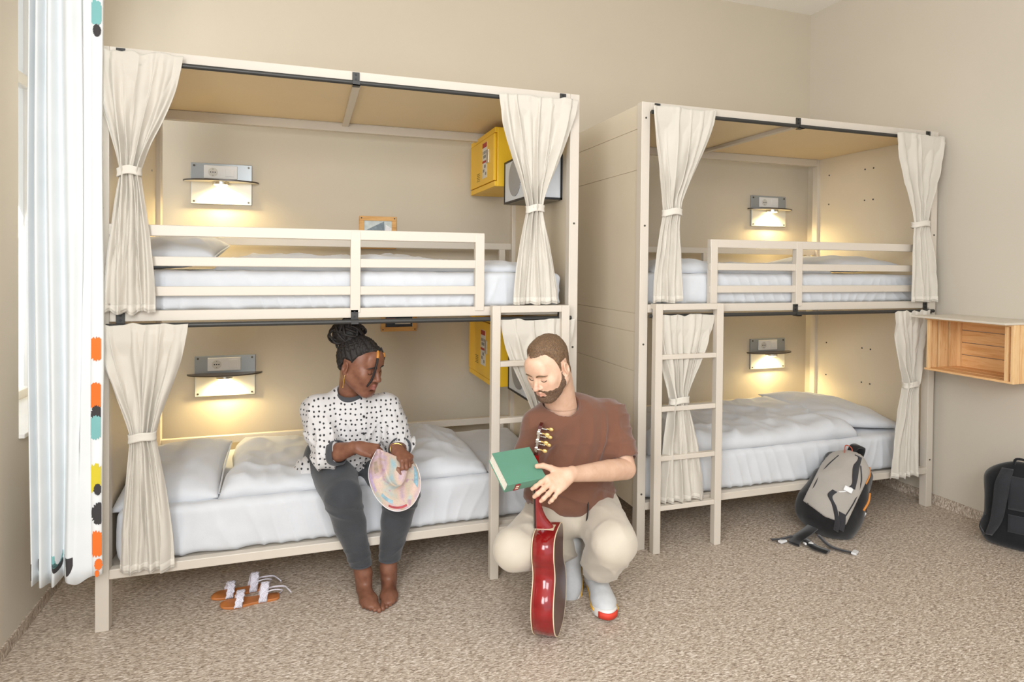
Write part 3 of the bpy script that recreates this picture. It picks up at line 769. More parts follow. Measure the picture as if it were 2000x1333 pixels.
def wall_box(x, side, z0, z1, y0, y1, label, th=.15):
    """black-edged white box with a round grey mesh"""
    t = Thing('storage_box', label, 'box', ((x+.5*th*side), (y0+y1)/2, z0), group='black-edged boxes on the bunk end panels')
    xa, xb = (x, x+th) if side > 0 else (x-th, x); f = xa if side < 0 else xb; e = .010
    body = M().box((xa+.004, y0+.004, z0+.004), (xb-.004, y1-.004, z1-.004)).build('box_body', mat('pale_blue_white', '#dfe4ea', .5, var=.02), t, smooth=0, bevel=.004)
    m = M()
    for za in (z0, z1-e):
        m.box((xa, y0, za), (xb, y0+e, za+e)).box((xa, y1-e, za), (xb, y1, za+e)).box((xa, y0, za), (xa+e, y1, za+e)).box((xb-e, y0, za), (xb, y1, za+e))
    for a in (xa, xb-e):
        for b in (y0, y1-e): m.box((a, b, z0), (a+e, b+e, z1))
    m.build('black_edging', BLACK, t, smooth=0)
    n = NT('grey_mesh'); vo = n.n('TexVoronoi'); vo.inputs['Scale'].default_value = 160; vo.inputs['Randomness'].default_value = 0; n.l(n.obj(), vo.inputs['Vector'])
    n.col(n.ramp(vo.outputs['Distance'], [(.3, lin('#4c4c4e')), (.42, lin('#a5a5a6'))])); n.b.inputs['Roughness'].default_value = .6
    sgn = -1 if side < 0 else 1; yc = (y0+y1)/2; zc = (z0+z1)/2+.01; r = min(y1-y0, z1-z0)*.42
    M().cyl((f-sgn*.004, yc, zc), (f+sgn*.001, yc, zc), r, 40).build('round_mesh', n.m, t)
    M().box((xa+.01, y0+.02, z0-.004), (xb-.01, y1-.02, z0+.004)).build('bottom_strip', mat('warm_grey_strip', '#8b8272', .6), t, smooth=0)
wall_box(2.098, -1, 1.865, 2.105, .15, .53, 'black-edged white box with round grey mesh behind the curtain beside the upper yellow locker', .205)
wall_box(2.098, -1, .80, 1.06, .15, .50, 'black-edged white box below the lower yellow locker, behind the ladder', .18)
wall_box(BX+.027, 1, 1.87, 2.14, .055, .33, 'narrow black-edged box on the right-hand bed above its ladder', .05)
wall_box(BX+.027, 1, .76, 1.16, .055, .33, 'narrow black-edged box on the right-hand bed behind its ladder', .05)

def picture(x0, x1, z0, z1, label, kind):
    t = Thing('picture_frame', label, 'picture', ((x0+x1)/2, YB, z0), group='small wooden framed pictures on the back wall'); y = YB; f = .028
    m = M().box((x0, y-.018, z0), (x1, y-.002, z0+f)).box((x0, y-.018, z1-f), (x1, y-.002, z1)).box((x0, y-.018, z0+f), (x0+f, y-.002, z1-f)).box((x1-f, y-.018, z0+f), (x1, y-.002, z1-f))
    fr = m.build('frame', FRAMEW, t, smooth=0, bevel=.002)
    m = M()
    for a in (x0+.012, x1-.012):
        for b in (z0+.012, z1-.012): m.cyl((a, y-.0195, b), (a, y-.0175, b), .0045, 8)
    m.build('frame_screws', BLACK, fr)
    a, b, c, d = x0+f, x1-f, z0+f, z1-f
    if kind == 'sea':
        p = M().box((a, y-.010, c), (b, y-.002, d)).build('picture_print', mat('pic_sea', '#c9d2d0', .5, var=.15, vs=30), t, smooth=0)
        W_ = b-a; H_ = d-c
        M().prism([(a, c+H_*.55), (a+W_*.28, c+H_*.72), (a+W_*.55, d-H_*.12), (a+W_*.72, d-H_*.02), (a+W_*.74, c+H_*.55)], 'Y', y-.0112, y-.0101).build('mountain', mat('pic_mountain', '#7d8c96', .5, var=.25, vs=60), p, smooth=0)
        M().prism([(a+W_*.74, c+H_*.2), (a+W_*.78, d-H_*.15), (b-.002, d-H_*.3), (b-.002, c+H_*.15)], 'Y', y-.0112, y-.0101).build('white_house', mat('pic_white', '#eeeef0', .5, var=.1, vs=60), p, smooth=0)
        m = M()
        for k in range(7): m.box((a+.01+k*W_*.105, y-.0115, c+H_*(.33+.03*(k % 2))), (a+.01+k*W_*.105+W_*.07, y-.0101, c+H_*(.42+.05*(k % 3))))
        m.build('buildings', mat('pic_dark', '#4a4f52', .5, var=.2, vs=60), p, smooth=0)
        m = M()
        for k in range(5): m.box((a+.02+k*W_*.17, y-.0115, c+H_*(.08+.04*(k % 2))), (a+.02+k*W_*.17+W_*.1, y-.0101, c+H_*(.11+.04*(k % 2))))
        m.build('rocks', mat('pic_olive', '#7c7a58', .5), p, smooth=0)
    else:
        p = M().box((a, y-.010, c), (b, y-.002, d)).build('picture_print', mat('pic_navy', '#2f3540', .5, var=.2, vs=40), t, smooth=0)
        M().box((a+.062, y-.012, c+.018), (b-.012, y-.0101, c+.052)).build('caption_strip', mat('pic_cream', '#e6dccb', .5), p, smooth=0)
        text('SE TOX', .036, mat('pic_ink', '#23272c', .5), p, ((a+.062+b-.012)/2, y-.0125, c+.035), (PI/2, 0, 0))
        M().box((a+.008, y-.012, c+.030), (a+.060, y-.0101, c+.056)).build('caption_strip', mat('pic_red', '#a33a34', .5), p, smooth=0)
        text('LED', .024, mat('pic_offwhite', '#eee6da', .5), p, (a+.034, y-.0125, c+.043), (PI/2, 0, 0))
picture(1.126, 1.356, 1.61, 1.816, 'small wooden framed seaside picture above the upper bunk rail', 'sea')
picture(1.264, 1.492, 1.08, 1.27, "small wooden framed dark print with lettering above the woman's head", 'text')

# ------------------------------------------------------------------ pine crate on the right wall
def crate():
    x0, x1, y0, y1, z0, z1 = 4.378, XR-.001, -.60, -.112, .905, 1.222
    t = Thing('wall_crate', 'open pine crate mounted sideways on the right wall', 'crate', ((x0+x1)/2, (y0+y1)/2, z0))
    dy = y1-y0; h = (z1-z0)/4
    for k in range(4): M().box((x1-.014, y0+.014, z0+.012+k*(h-.004)), (x1, y1-.014, z0+.012+(k+1)*(h-.004)-.004)).build('back_board', PINE, t, smooth=0, bevel=.0015)
    for y in (y1-.014, y0):
        for k in range(3):
            a = x0+.02+k*.088; M().box((a, y, z0+.012), (a+.07, y+.014, z1-.012)).build('end_slat', wood_v, t, smooth=0, bevel=.0015)
    for y, s in ((y1-.032, 1), (y0+.014, -1)):
        for xx in (x0, x1-.032): M().box((xx, y, z0+.012), (xx+.018, y+.018, z1-.012)).build('corner_batten', wood_v, t, smooth=0, bevel=.0015)
    for a in (x0, x0+.10, x0+.195):
        M().box((a, y0, z0), (a+.086, y1, z0+.012)).build('bottom_slat', wood_y, t, smooth=0, bevel=.0015)
        M().box((a, y0, z1-.012), (a+.086, y1, z1)).build('top_slat', wood_y, t, smooth=0, bevel=.0015)
    M().box((4.305, y0-.02, z1), (x1, y1+.03, z1+.012)).build('shelf_board', mat('pale_shelf_board', '#d8cfc0', .5, var=.03), t, smooth=0, bevel=.002)
    M().box((x0-.002, y0-.016, z0), (x0+.045, y0, z1)).build('front_upright', wood_v, t, smooth=0, bevel=.002)
    M().box((x0+.055, y0-.012, z0), (x0+.17, y0, z1)).build('front_upright', wood_v, t, smooth=0, bevel=.002)
wood_v = wood('pine_wood_vertical', '#dba76d', '#efc894', dirn=(9, 9, 1))
wood_y = wood('pine_wood_long', '#d89a5c', '#eec08a', dirn=(12, 1, 12))
crate()
# ================================================================== PEOPLE
def unit(v): v = np.array(v, float); return v/np.linalg.norm(v)
def head_frame(F, U):
    F = unit(F); U = np.array(U, float); U = unit(U-F*(U@F)); return np.stack([np.cross(F, U), F, U], 1)   # x = subject's right
def skin_mat(name, dark, mid, lip, rough=.48):
    t = NT(name); a = t.n('Attribute'); a.attribute_name = 'tint'
    n = t.noise(t.obj(), 22, 5, .6); base = t.ramp(n, [(.25, lin(dark)), (.7, lin(mid))])
    sx = t.n('SeparateColor'); t.l(a.outputs['Color'], sx.inputs[0])
    c = t.mix(sx.outputs[0], base, lin(lip)); t.col(c)
    t.b.inputs['Roughness'].default_value = rough; t.b.inputs['Specular IOR Level'].default_value = .35
    t.b.inputs['Subsurface Weight'].default_value = .12; t.b.inputs['Subsurface Radius'].default_value = (.01, .004, .002); t.b.inputs['Subsurface Scale'].default_value = .5
    t.bump(t.noise(t.obj(), 260, 3), .12, .0012); return t.m
def add_head(g, c, A, s, st):
    c = np.array(c); W = lambda *p: c+s*(A@np.array(p)); R = lambda *r: [x*s for x in r]
    e = lambda p, r, k=.02, op='u', B=None: g.ell(W(*p), R(*r), A if B is None else A@B, k*s, op)
    cp = lambda a, b, ra, rb=None, k=.015, op='u': g.cap(W(*a), W(*b), ra*s, (ra if rb is None else rb)*s, k*s, op)
    e((0, -.012, .038), (.077, .096, .090), .01)
    e((0, .022, -.005), (.068, .072, .085), .03)
    e((0, .035, -.048), (.056+st.get('jaw', 0), .052, .062), .03)
    e((0, .074, -.098), (.024, .018, .018), .03)
    for q in (-1, 1):
        cp((q*.055, .0, -.045), (q*.02, .068, -.098), .021+st.get('jaw', 0), .018, .03)
        e((q*.043, .066, -.016), (.022, .020, .020), .03)
        e((q*.030, .068, -.05), (.022, .022, .026), .025)
    cp((-.034, .083, .030), (.034, .083, .030), .0125, None, .022)
    e((0, .078, .058), (.05, .022, .035), .03)
    for q in (-1, 1): e((q*.032, .1005, .004), (.019, .0145, .013), .012, 's')
    for q in (-1, 1):
        e((q*.031, .0775, .002), (.0148, .0140, .0138), .005)                       # lids over the eyeball
        cp((q*.019, .0905, -.0035), (q*.031, .0935, -.0062), .0016, .0022, .0015, 's'); cp((q*.031, .0935, -.0062), (q*.044, .0855, -.0035), .0022, .0014, .0015, 's')
    nw = st.get('nose', 1.)
    cp((0, .090, .016), (0, .1125, -.026), .0080*nw, .0105*nw, .012)
    e((0, .1165, -.031), (.0115*nw, .0110, .0100), .008)
    for q in (-1, 1):
        e((q*.0135*nw, .101, -.0345), (.0078*nw, .0100, .0072), .007)
        e((q*.0085*nw, .108, -.0425), (.0036*nw, .0048, .003), .002, 's')
    lf = st.get('lips', 1.)
    e((0, .083, -.064), (.030, .014, .022), .016)
    for q in (-1, 1):
        cp((0, .0995, -.0605), (q*.022, .0885, -.0665), .0052*lf, .0026, .004)
        cp((0, .0985, -.0735), (q*.020, .0880, -.0680), .0062*lf, .0028, .004)
        cp((0, .1065, -.0665), (q*.023, .0905, -.0670), .0014, .0011, .002, 's')
    e((0, .092, -.083), (.016, .006, .004), .008, 's')
    for q in (-1, 1):
        B = rotm(math.radians(-12), 0, math.radians(q*-18))
        e((q*.083, -.012, -.002), (.0090, .0200, .033), .004, 'u', B)
        e((q*.090, -.008, .004), (.006, .011, .018), .004, 's', B)
        e((q*.081, -.004, -.028), (.006, .007, .009), .004, 'u')
    return W
def head_tint(W_c, A, s, lf=1., extra=None):
    c = np.array(W_c)
    def fn(V):
        L = ((V-c)@A)/s; x, y, z = L.T
        m = (np.abs(z+.0668) < (.0105*lf)*np.clip(1-(np.abs(x)/.026)**2, 0, 1)**.6) & (y > .082) & (np.abs(x) < .026)
        o = np.zeros((len(V), 3)); o[:, 0] = m*.5
        if extra is not None: o[:, 0] = np.maximum(o[:, 0], extra(L))
        return o
    return fn
def add_hand(g, wrist, x, z, right, s, curls, spread=(8, 2, -4, -10), thumb=((.62, .72, -.30), (.75, .55, -.35), (.85, .2, -.45)), k=.010, tw=.030):
    x = unit(x); z = np.array(z, float); z = unit(z-x*(z@x)); y = np.cross(z, x)*(1 if right else -1)
    A = np.stack([x, y, z], 1); w_ = np.array(wrist, float); W = lambda p: w_+s*(A@np.array(p, float))
    g.cap(W((-.025, 0, 0)), W((.012, 0, 0)), .0215*s, .0235*s, .012*s, side=z, q=.85)
    ys = (.030, .010, -.010, -.029); kx = (.088, .091, .086, .077); Ls = (.072, .080, .074, .058); rs = (.0093, .0096, .0090, .0079)
    tips = []
    for i in range(4):
        g.cap(W((.008, ys[i]*.55, 0)), W((kx[i], ys[i], 0)), .0150*s, .0118*s, .014*s)
    g.ell(W((.045, 0, -.006)), np.array((.045, .036, .0145))*s, A, .012*s)
    for i in range(4):
        a = math.radians(spread[i]); d = np.array((math.cos(a), math.sin(a), 0)); p = np.array((kx[i], ys[i], 0.)); c = curls[i]; cum = 0
        for j, f in enumerate((.44, .32, .24)):
            cum += math.radians(c[j]); v = d*math.cos(cum)+np.array((0, 0, -1))*math.sin(cum); q = p+v*Ls[i]*f
            r0 = rs[i]*(1.05-.07*j); g.cap(W(p), W(q), r0*s, (r0-.0007)*s, k*.5*s)
            g.ell(W(p), [r0*1.07*s]*3, None, .002*s); p = q
        tips.append(W(p))
    p = np.array((.018, .022, -.008)); L3 = (.046, .034, .027); r3 = (.0165, .0118, .0102)
    for j in range(3):
        v = unit(thumb[j]); q = p+v*L3[j]; g.cap(W(p), W(q), r3[j]*s, (r3[j+1] if j < 2 else .0088)*s, (.012 if j == 0 else .004)*s); p = q
    tips.append(W(p)); return A, W, tips
def add_foot(g, heel, d, s, toes=True, rot_in=0):
    d = unit(d); up = np.array((0, 0, 1.)); sd = np.cross(up, d)   # to the left of the walking direction
    A = np.stack([d, sd, up], 1); h = np.array(heel, float); W = lambda *p: h+s*(A@np.array(p, float))
    g.ell(W(.0, 0, .028), np.array((.036, .030, .030))*s, A, .02*s)
    g.cap(W(.0, 0, .05), W(.02, 0, .10), .032*s, .034*s, .03*s)
    g.cap(W(.01, 0, .055), W(.13, .004*rot_in, .026), .032*s, .022*s, .03*s)
    g.ell(W(.14, 0, .022), np.array((.06, .040, .020))*s, A, .03*s)
    g.cap(W(.0, -.012, .02), W(.12, -.028, .018), .022*s, .018*s, .02*s); g.cap(W(.0, .012, .02), W(.12, .028, .018), .020*s, .017*s, .02*s)
    for i, (yy, L, r) in enumerate(((.029, .052, .0135), (.010, .050, .0098), (-.006, .044, .0092), (-.020, .037, .0088), (-.033, .029, .0082))):
        yy *= rot_in if rot_in else 1
        g.cap(W(.165-.006*i, yy, .017), W(.165+L-.010*i, yy*1.06, .011), r*s, r*.95*s, .004*s)
    return W
def grown(g, amt):
    n = G.__new__(G); n.__dict__.update(g.__dict__); n.F = g.F.copy()
    P = None; return n
def shell(g, c, A, s, region, amt, tp=.011):
    """hair: the head surface grown by amt(L) inside region(L)<0 (L in head units)"""
    n = G.__new__(G); n.__dict__.update(g.__dict__); n.F = np.full(g.F.shape, 1., np.float32)
    I = np.nonzero(np.abs(g.F) < .06*s); P = np.stack([g.ax[i][I[i]] for i in range(3)], -1)
    L = ((P-np.array(c))@A)/s; rg = region(L); n.F[I] = np.maximum(g.F[I]-amt(L)*s*np.clip(-rg/tp, .10, 1), rg*s)
    neg = (g.F <= -.06*s); n.F[neg] = -.02
    J = np.nonzero(neg)
    if len(J[0]):
        P = np.stack([g.ax[i][J[i]] for i in range(3)], -1); L = ((P-np.array(c))@A)/s; n.F[J] = np.maximum(-.02, region(L)*s)
    return n
def hair_mat(name, a, b, bs=160, stretch=(1, 1, .25)):
    t = NT(name); v = t.mapping(t.obj(), stretch); n = t.noise(v, bs, 4, .6)
    t.col(t.ramp(n, [(.35, lin(a)), (.65, lin(b))])); t.b.inputs['Roughness'].default_value = .6; t.bump(n, .7, .004); return t.m
def snap(g, p, d, out=.0):
    """walk from p along -d until the surface of g is met, then step out along d"""
    d = unit(d); p = np.array(p, float)+d*.03
    for _ in range(240):
        i = np.round((p-g.lo)/g.h).astype(int)
        f = (p-g.lo)/g.h; i0 = np.floor(f).astype(int); fr = f-i0; v = 0
        if (i0 < 0).any() or (i0+1 >= g.n).any(): return p
        for a in (0, 1):
            for b in (0, 1):
                for c in (0, 1):
                    v += g.F[i0[0]+a, i0[1]+b, i0[2]+c]*(fr[0] if a else 1-fr[0])*(fr[1] if b else 1-fr[1])*(fr[2] if c else 1-fr[2])
        if v < 0: break
        p = p-d*.0005
    return p+d*out
def lash(g, W, A, s, parent, q, m):
    P = [snap(g, W(q*x, .095, z), A[:, 1], .0006) for x, z in ((.0175, -.0030), (.024, -.0064), (.032, -.0080), (.040, -.0062), (.0465, -.0015))]
    M().tube(sp(P, 18), np.interp(np.linspace(0, 1, 18), [0, .4, 1], [.0007, .0017, .0012])*s, 6).build('eyelashes', m, parent, smooth=180)
    P = [snap(g, W(q*x, .095, z), A[:, 1], .0001) for x, z in ((.0185, .0080), (.026, .0125), (.036, .0125), (.045, .0070))]
    return P
def eye(W, A, s, parent, q, gaze, whites):
    c = W(q*.031, .0765, .002); e = M().ball(c, .0136*s, 20, 12).build('eyeball', whites, parent, smooth=180)
    g = unit(A@np.array(gaze)); B = frame(g, A[:, 2])
    M().ball(c+g*.0085*s, np.array((.0056, .0062, .0062))*s, 16, 8, B).build('iris', mat('iris_dark', '#2b1a10', .15, var=.1), e, smooth=180)
def brow(g, W, A, s, parent, q, m, th=1.):
    P = sp([snap(g, W(q*x, .095, z), A[:, 1]+.0*A[:, 2], .0008) for x, z in ((.013, .0215), (.024, .0265), (.036, .0275), (.046, .0235), (.053, .0175))], 20)
    r = np.interp(np.linspace(0, 1, 20), [0, .3, .8, 1], [.0028, .0040, .0028, .0010])*s*th
    M().tube(P, r, 8).build('eyebrow', m, parent, smooth=180)


# ------------------------------------------------------------------ the crouching man
def man():
    t = Thing('person', 'person with a short beard in brown t-shirt and beige trousers, crouching with a green book', 'person', (1.97, -.35, 0))
    s = 1.01; A = head_frame((-.76, -.47, -.44), (-.40, -.22, .88)); hc = np.array((1.792, -.455, 1.081))
    g = G(hc-.20, hc+.20, .0027)
    W = add_head(g, hc, A, s, dict(jaw=.005, nose=1., lips=.9))
    nk0 = hc+s*(A@np.array((0, -.03, -.05))); nk1 = np.array((1.90, -.335, .875))
    g.cap(nk0, nk1, .065*s, .072*s, .03)
    # body under the clothes
    b = G((1.40, -.80, 0), (2.40, .05, 1.02), .010)
    b.cap(nk0*.3+nk1*.7, nk1, .062, .07, .03)
    ShL, ShR = np.array((2.165, -.275, .795)), np.array((1.80, -.345, .80)); b.cap(ShR, ShL, .065, .065, .04)
    b.ell((1.975, -.29, .70), (.16, .10, .17), None, .05); b.ell((1.985, -.235, .50), (.16, .12, .16), None, .05)
    hipL, hipR = np.array((2.11, -.20, .345)), np.array((1.93, -.22, .345)); kL, kR = np.array((2.045, -.575, .345)), np.array((1.625, -.505, .350)); aL, aR = np.array((2.068, -.345, .10)), np.array((1.985, -.24, .19))
    for h, k_, a in ((hipL, kL, aL), (hipR, kR, aR)): b.cap(h, k_, .075, .06, .04); b.cap(k_, a, .055, .036, .03)
    elL, wrL = np.array((2.175, -.43, .605)), np.array((1.806, -.636, .680)); elR, wrR = np.array((1.73, -.30, .585)), np.array((1.69, -.505, .655))
    b.cap(ShL, elL, .05, .042, .03); b.cap(ShR, elR, .05, .04, .03)
    # arms at fine resolution
    al = G((1.56, -.80, .50), (2.30, -.20, .88), .0028)
    al.cap(ShL*.35+elL*.65, elL, .056, .0475, .01); el2 = elL*.66+wrL*.34
    al.cap(elL, elL*.7+wrL*.3, .0475, .046, .002); al.cap(elL*.7+wrL*.3, wrL, .046, .0275, .002)
    X = wrL-elL
    add_hand(al, wrL, (-.88, -.40, -.22), (-.20, -.86, .46), False, 1.06, ((14, 26, 24), (14, 28, 26), (16, 30, 26), (20, 32, 26)), (0, -6, -13, -21), ((.70, .70, .16), (.76, .64, .10), (.92, .38, -.05)))
    ar = G((1.44, -.74, .50), (1.84, -.22, .82), .0032)
    ar.cap(ShR*.3+elR*.7, elR, .050, .044, .03); ar.cap(elR, wrR, .045, .028, .03)
    add_hand(ar, wrR, (-.93, -.20, .10), (-.13, .57, -.81), True, 1.03, ((8, 12, 8), (8, 12, 8), (10, 14, 8), (14, 16, 10)), (8, 2, -4, -10), ((.5, .8, .1), (.45, .75, .5), (.3, .4, .85)))
    tint = head_tint(hc, A, s, .9, lambda L: np.where((np.abs(L[:, 0]) < .016) & (L[:, 1] > .10) & (L[:, 2] < -.015) & (L[:, 2] > -.045), .25, 0)+.22*np.exp(-((np.abs(L[:, 0])-.045)/.018)**2-((L[:, 2]+.025)/.018)**2-((L[:, 1]-.075)/.02)**2))
    body = nets([g, al, ar, b], 'body', skin_mat('fair_skin', '#d2a78b', '#e2bda4', '#c07466'), t, 1, attr={'tint': tint})
    # hair and beard
    hm = hair_mat('short_brown_hair', '#4b3828', '#86684a', 330, (1, 1, .5))
    def reg(L):
        y, z = L[:, 1], L[:, 2]; hl = np.interp(y, [-.13, -.055, -.042, -.034, .008, .012, .021, .030, .045, .07, .11], [-.075, -.062, -.03, .036, .036, .0, .0, .068, .090, .096, .098])
        return hl-.003*np.exp(-(L[:, 0]/.03)**2)*(y > .06)+.005*np.exp(-((np.abs(L[:, 0])-.045)/.015)**2)*(y > .04)-z+.0022*vnoise(L, 130, 2)+.003*vnoise(L, 40, 5)
    nets(shell(g, hc, A, s, reg, lambda L: .003+.009*np.clip((L[:, 2]-.03)/.07, 0, 1)+.0012*vnoise(L*[1, 1, 1], 160, 3)+.002*vnoise(L, 45, 3), .03), 'hair', hm, t, 0)
    def breg(L):
        x, y, z = L.T; up = np.interp(y, [-.01, .0, .018, .035, .055, .072, .09, .12], [-.02, .0, -.002, -.034, -.052, -.048, -.047, -.045])
        d = z-up; back = (.010-y); lip = (.0135-np.sqrt((x/1.7)**2+((z+.067)*1.25)**2)); nose = np.where((y > .06), 0, 0)
        bare = .009-np.sqrt((x/1.3)**2+((z+.083)*1.)**2)
        low = -.125-z+0*x
        under = np.where(y < .03, (-.085+(.03-y)*.6)-z, -1)
        return np.maximum.reduce([d, back, lip, low, under])+.0035*vnoise(L, 130, 8)
    nets(shell(g, hc, A, s, breg, lambda L: .0008+.0030*np.clip((-.075-L[:, 2])/.03, 0, 1)+.0012*vnoise(L, 190, 4)), 'beard', hair_mat('brown_beard', '#3a2a20', '#8a6c54', 420, (1, 1, 1)), t, 0)
    bk0 = mat('lash_dark', '#241915', .6)
    wh = mat('eye_white', '#e9e2da', .2, var=.02)
    for q in (-1, 1):
        eye(W, A, s, t, q, (q*.0, .80, -.60), wh); brow(g, W, A, s, t, q, hm, 1.0); lash(g, W, A, s, t, q, bk0)
    # t-shirt
    c = G((1.60, -.62, .33), (2.42, .06, .98), .0052)
    c.cap(ShR+np.array((.02, 0, 0)), ShL, .082, .086, .05); c.cap(np.array((1.895, -.325, .845)), np.array((1.97, -.28, .80)), .085, .12, .05)
    c.ell((1.98, -.285, .72), (.205, .135, .185), None, .06); c.ell((1.99, -.245, .55), (.205, .165, .17), None, .06)
    c.ell((1.995, -.225, .44), (.225, .175, .115), None, .05)
    c.cap(ShL, elL*.62+ShL*.38, .084, .082, .04); c.cap(ShR, elR*.72+ShR*.28, .080, .070, .04)
    dl = unit(elL-ShL); pe = elL*.68+ShL*.32
    def fold(P):
        x, y, z = P.T; o = np.zeros(len(P))
        d = P-ShL; t_ = d@unit(elL-ShL)
        cr = lambda ph: (1-np.abs(np.sin(ph)))**2-.3
        fx = x+.5*(.86-z)**2+.10*(.86-z)
        o += .013*cr(fx*46+1.6*vnoise(P, 4, 2))*np.exp(-((x-2.09)/.09)**2)*np.clip((z-.56)*8, 0, 1)*np.clip((.87-z)*12, 0, 1)
        o += .009*cr((x-.25*z)*38+1.6*vnoise(P, 4, 7))*np.exp(-((x-1.92)/.10)**2)*np.clip((z-.50)*5, 0, 1)*np.clip((.82-z)*8, 0, 1)
        o += .011*cr((z+.25*x)*40+2*vnoise(P, 4, 3))*np.exp(-((z-.50)/.07)**2)
        o += .009*cr((t_*1.0+.2*x)*52+1.5*vnoise(P, 5, 6))*np.clip((x-2.15)*20, 0, 1)
        o += .006*cr((z*.9-x*.5)*44+2*vnoise(P, 5, 5))*np.exp(-((x-1.78)/.07)**2)
        o += .008*vnoise(P, 9, 1)+.004*(1-2*np.abs(vnoise(P*[1, 1, 1.5], 14, 4))); return -o
    c.disp(fold)
    c.cap(pe+dl*.004, pe+dl*.16, .060, .066, .006, 's'); er = unit(elR-ShR); pr = elR*.80+ShR*.20; c.cap(pr+er*.004, pr+er*.12, .052, .056, .006, 's')
    c.cap(nk0, nk1+np.array((-.008, -.012, .016)), .070, .079, .006, 's')
    c.plane((2.0, -.25, .392), (-.03, 0, -1.0))
    shirt = nets(c, 't_shirt', fabric('brown_jersey', '#76503f', .05, 1200, .15, .9), t, 1)
    # neck rib
    ax = unit(nk0-nk1); e1 = unit(np.cross(ax, (0, 0, 1))); e2_ = np.cross(ax, e1); r = []
    for a in np.linspace(0, 2*PI, 48)[:-1]:
        r.append(snap(c, nk1+ax*.075+.0865*(math.cos(a)*e1+math.sin(a)*e2_), ax, -.001))
    r = np.array(r); q_ = (r-nk1)@ax; r = r+np.outer(np.clip(q_, -.03, .012)-q_, ax)
    for _ in range(6): r = .5*r+.25*(np.roll(r, 1, 0)+np.roll(r, -1, 0))
    M().tube(r, .0062, 8, closed=True).build('neck_rib', MC['brown_jersey'], shirt, smooth=180)
    # trousers
    c = G((1.44, -.78, .06), (2.42, .02, .58), .0055)
    c.ell((2.01, -.20, .37), (.21, .17, .11), None, .06)
    c.cap(hipL+np.array((.02, 0, .0)), kL+np.array((.01, .02, -.005)), .122, .098, .05); c.cap(kL+np.array((.01, .02, -.005)), kL*.45+aL*.55, .098, .088, .004); c.cap(kL*.45+aL*.55, aL+np.array((0, .0, .022)), .088, .050, .004)
    c.cap(hipR, kR, .112, .086, .05); c.cap(kR, kR*.5+aR*.5, .086, .078, .004); c.cap(kR*.5+aR*.5, aR, .078, .058, .004)
    def tf(P):
        x, y, z = P.T
        cr = lambda ph: (1-np.abs(np.sin(ph)))**2-.3
        o = .011*cr(z*42+x*9+2.5*vnoise(P, 5, 12))*np.exp(-((x-1.76)/.10)**2)*np.clip((z-.24)*9, 0, 1)
        o += .010*cr((z*.9+x*.45)*40+2.5*vnoise(P, 5, 13))*np.exp(-((z-.19)/.08)**2)*(x > 1.9)
        o += .007*cr((z*.9+x*.35)*40+2.*vnoise(P, 5, 15))*np.exp(-((z-.42)/.05)**2)*np.clip((y+.50)*8, 0, 1)*(x > 1.86)
        o += .007*cr((z*.8+x*.3)*38+2.*vnoise(P, 4, 17))*np.clip((x-2.10)*14, 0, 1)*np.clip((y+.55)*8, 0, 1)
        o += .005*vnoise(P, 8, 14)+.003*(1-2*np.abs(vnoise(P, 15, 15))); return -o
    c.disp(tf)
    tr = nets(c, 'trousers', fabric('beige_cotton_twill', '#cbc1b0', .03, 800, .25), t, 1)
    bk = mat('black_cord', '#26221f', .7)
    M().tube(sp([(2.005, -.405, .465), (1.995, -.425, .43), (1.985, -.432, .385), (1.985, -.425, .35)], 20), .0035, 8).build('drawstring', bk, tr)
    # pocket seam on the outer thigh
    # shoes
    def shoe(heel, d, pitch, name_extra):
        d = unit(d); sd = unit(np.cross((0, 0, 1.), d)); up = np.cross(d, sd); h = np.array(heel, float)
        Bm = np.stack([d, sd, up], 1); Ws = lambda *p: h+Bm@np.array(p, float)
        lo = h-.16; hi = h+.36
        q = G(np.minimum(h, Ws(.32, 0, 0))-.13, np.maximum(h, Ws(.32, 0, 0))+.15, .004)
        q.cap(Ws(.0, 0, .06), Ws(.20, 0, .045), .043, .043, .03, side=up, q=.9); q.ell(Ws(.21, 0, .045), (.075, .053, .036), Bm, .03)
        q.cap(Ws(.03, 0, .06), Ws(.045, 0, .125), .046, .044, .03); q.cap(Ws(.05, 0, .10), Ws(.16, 0, .06), .040, .036, .03)
        q.plane(h+up*.028, -up)
        up_ = nets(q, 'shoe_upper', mat('grey_white_mesh', '#c9cacb', .75, var=.05, vs=40, bump=.3, bs=500, bd=.002), t, 1)
        z0, z1 = 0, .036; O = sp([(-.045, 0), (-.035, -.032), (.03, -.038), (.12, -.042), (.21, -.054), (.27, -.040), (.296, 0), (.27, .040), (.21, .054), (.12, .042), (.03, .038), (-.035, .032), (-.045, 0)], 60)[:-1]
        rings = []
        for z, kx in ((0, .93), (.004, 1.0), (.022, 1.04), (.036, .99)):
            rings.append(np.array([Ws(.12+(p[0]-.12)*kx, p[1]*kx, z+.014*max(0, (p[0]-.18)/.11)**2) for p in O]))
        m = M().grid(np.array(rings), closed_u=True); n0 = m.n; m.add(rings[0], [tuple(range(len(O)))]); m.add(rings[-1], [tuple(range(len(O)))])
        so = m.build('shoe_sole', mat('white_foam_sole', '#e5e3de', .6, var=.02), up_, smooth=50)
        st = mat('yellow_stripe', '#e9b33a', .6)
        for sg in (-1, 1):
            idx = [k for k, p in enumerate(O) if np.sign(p[1]) == sg and -.02 < p[0] < .25]; idx.sort(key=lambda k: O[k][0])
            P = np.array([Ws(.12+(O[k][0]-.12)*1.045, O[k][1]*1.055, .027+.014*max(0, (O[k][0]-.18)/.11)**2) for k in idx]); M().ribbon(P, up, .011, .003).build('side_stripe', st, so, smooth=180)
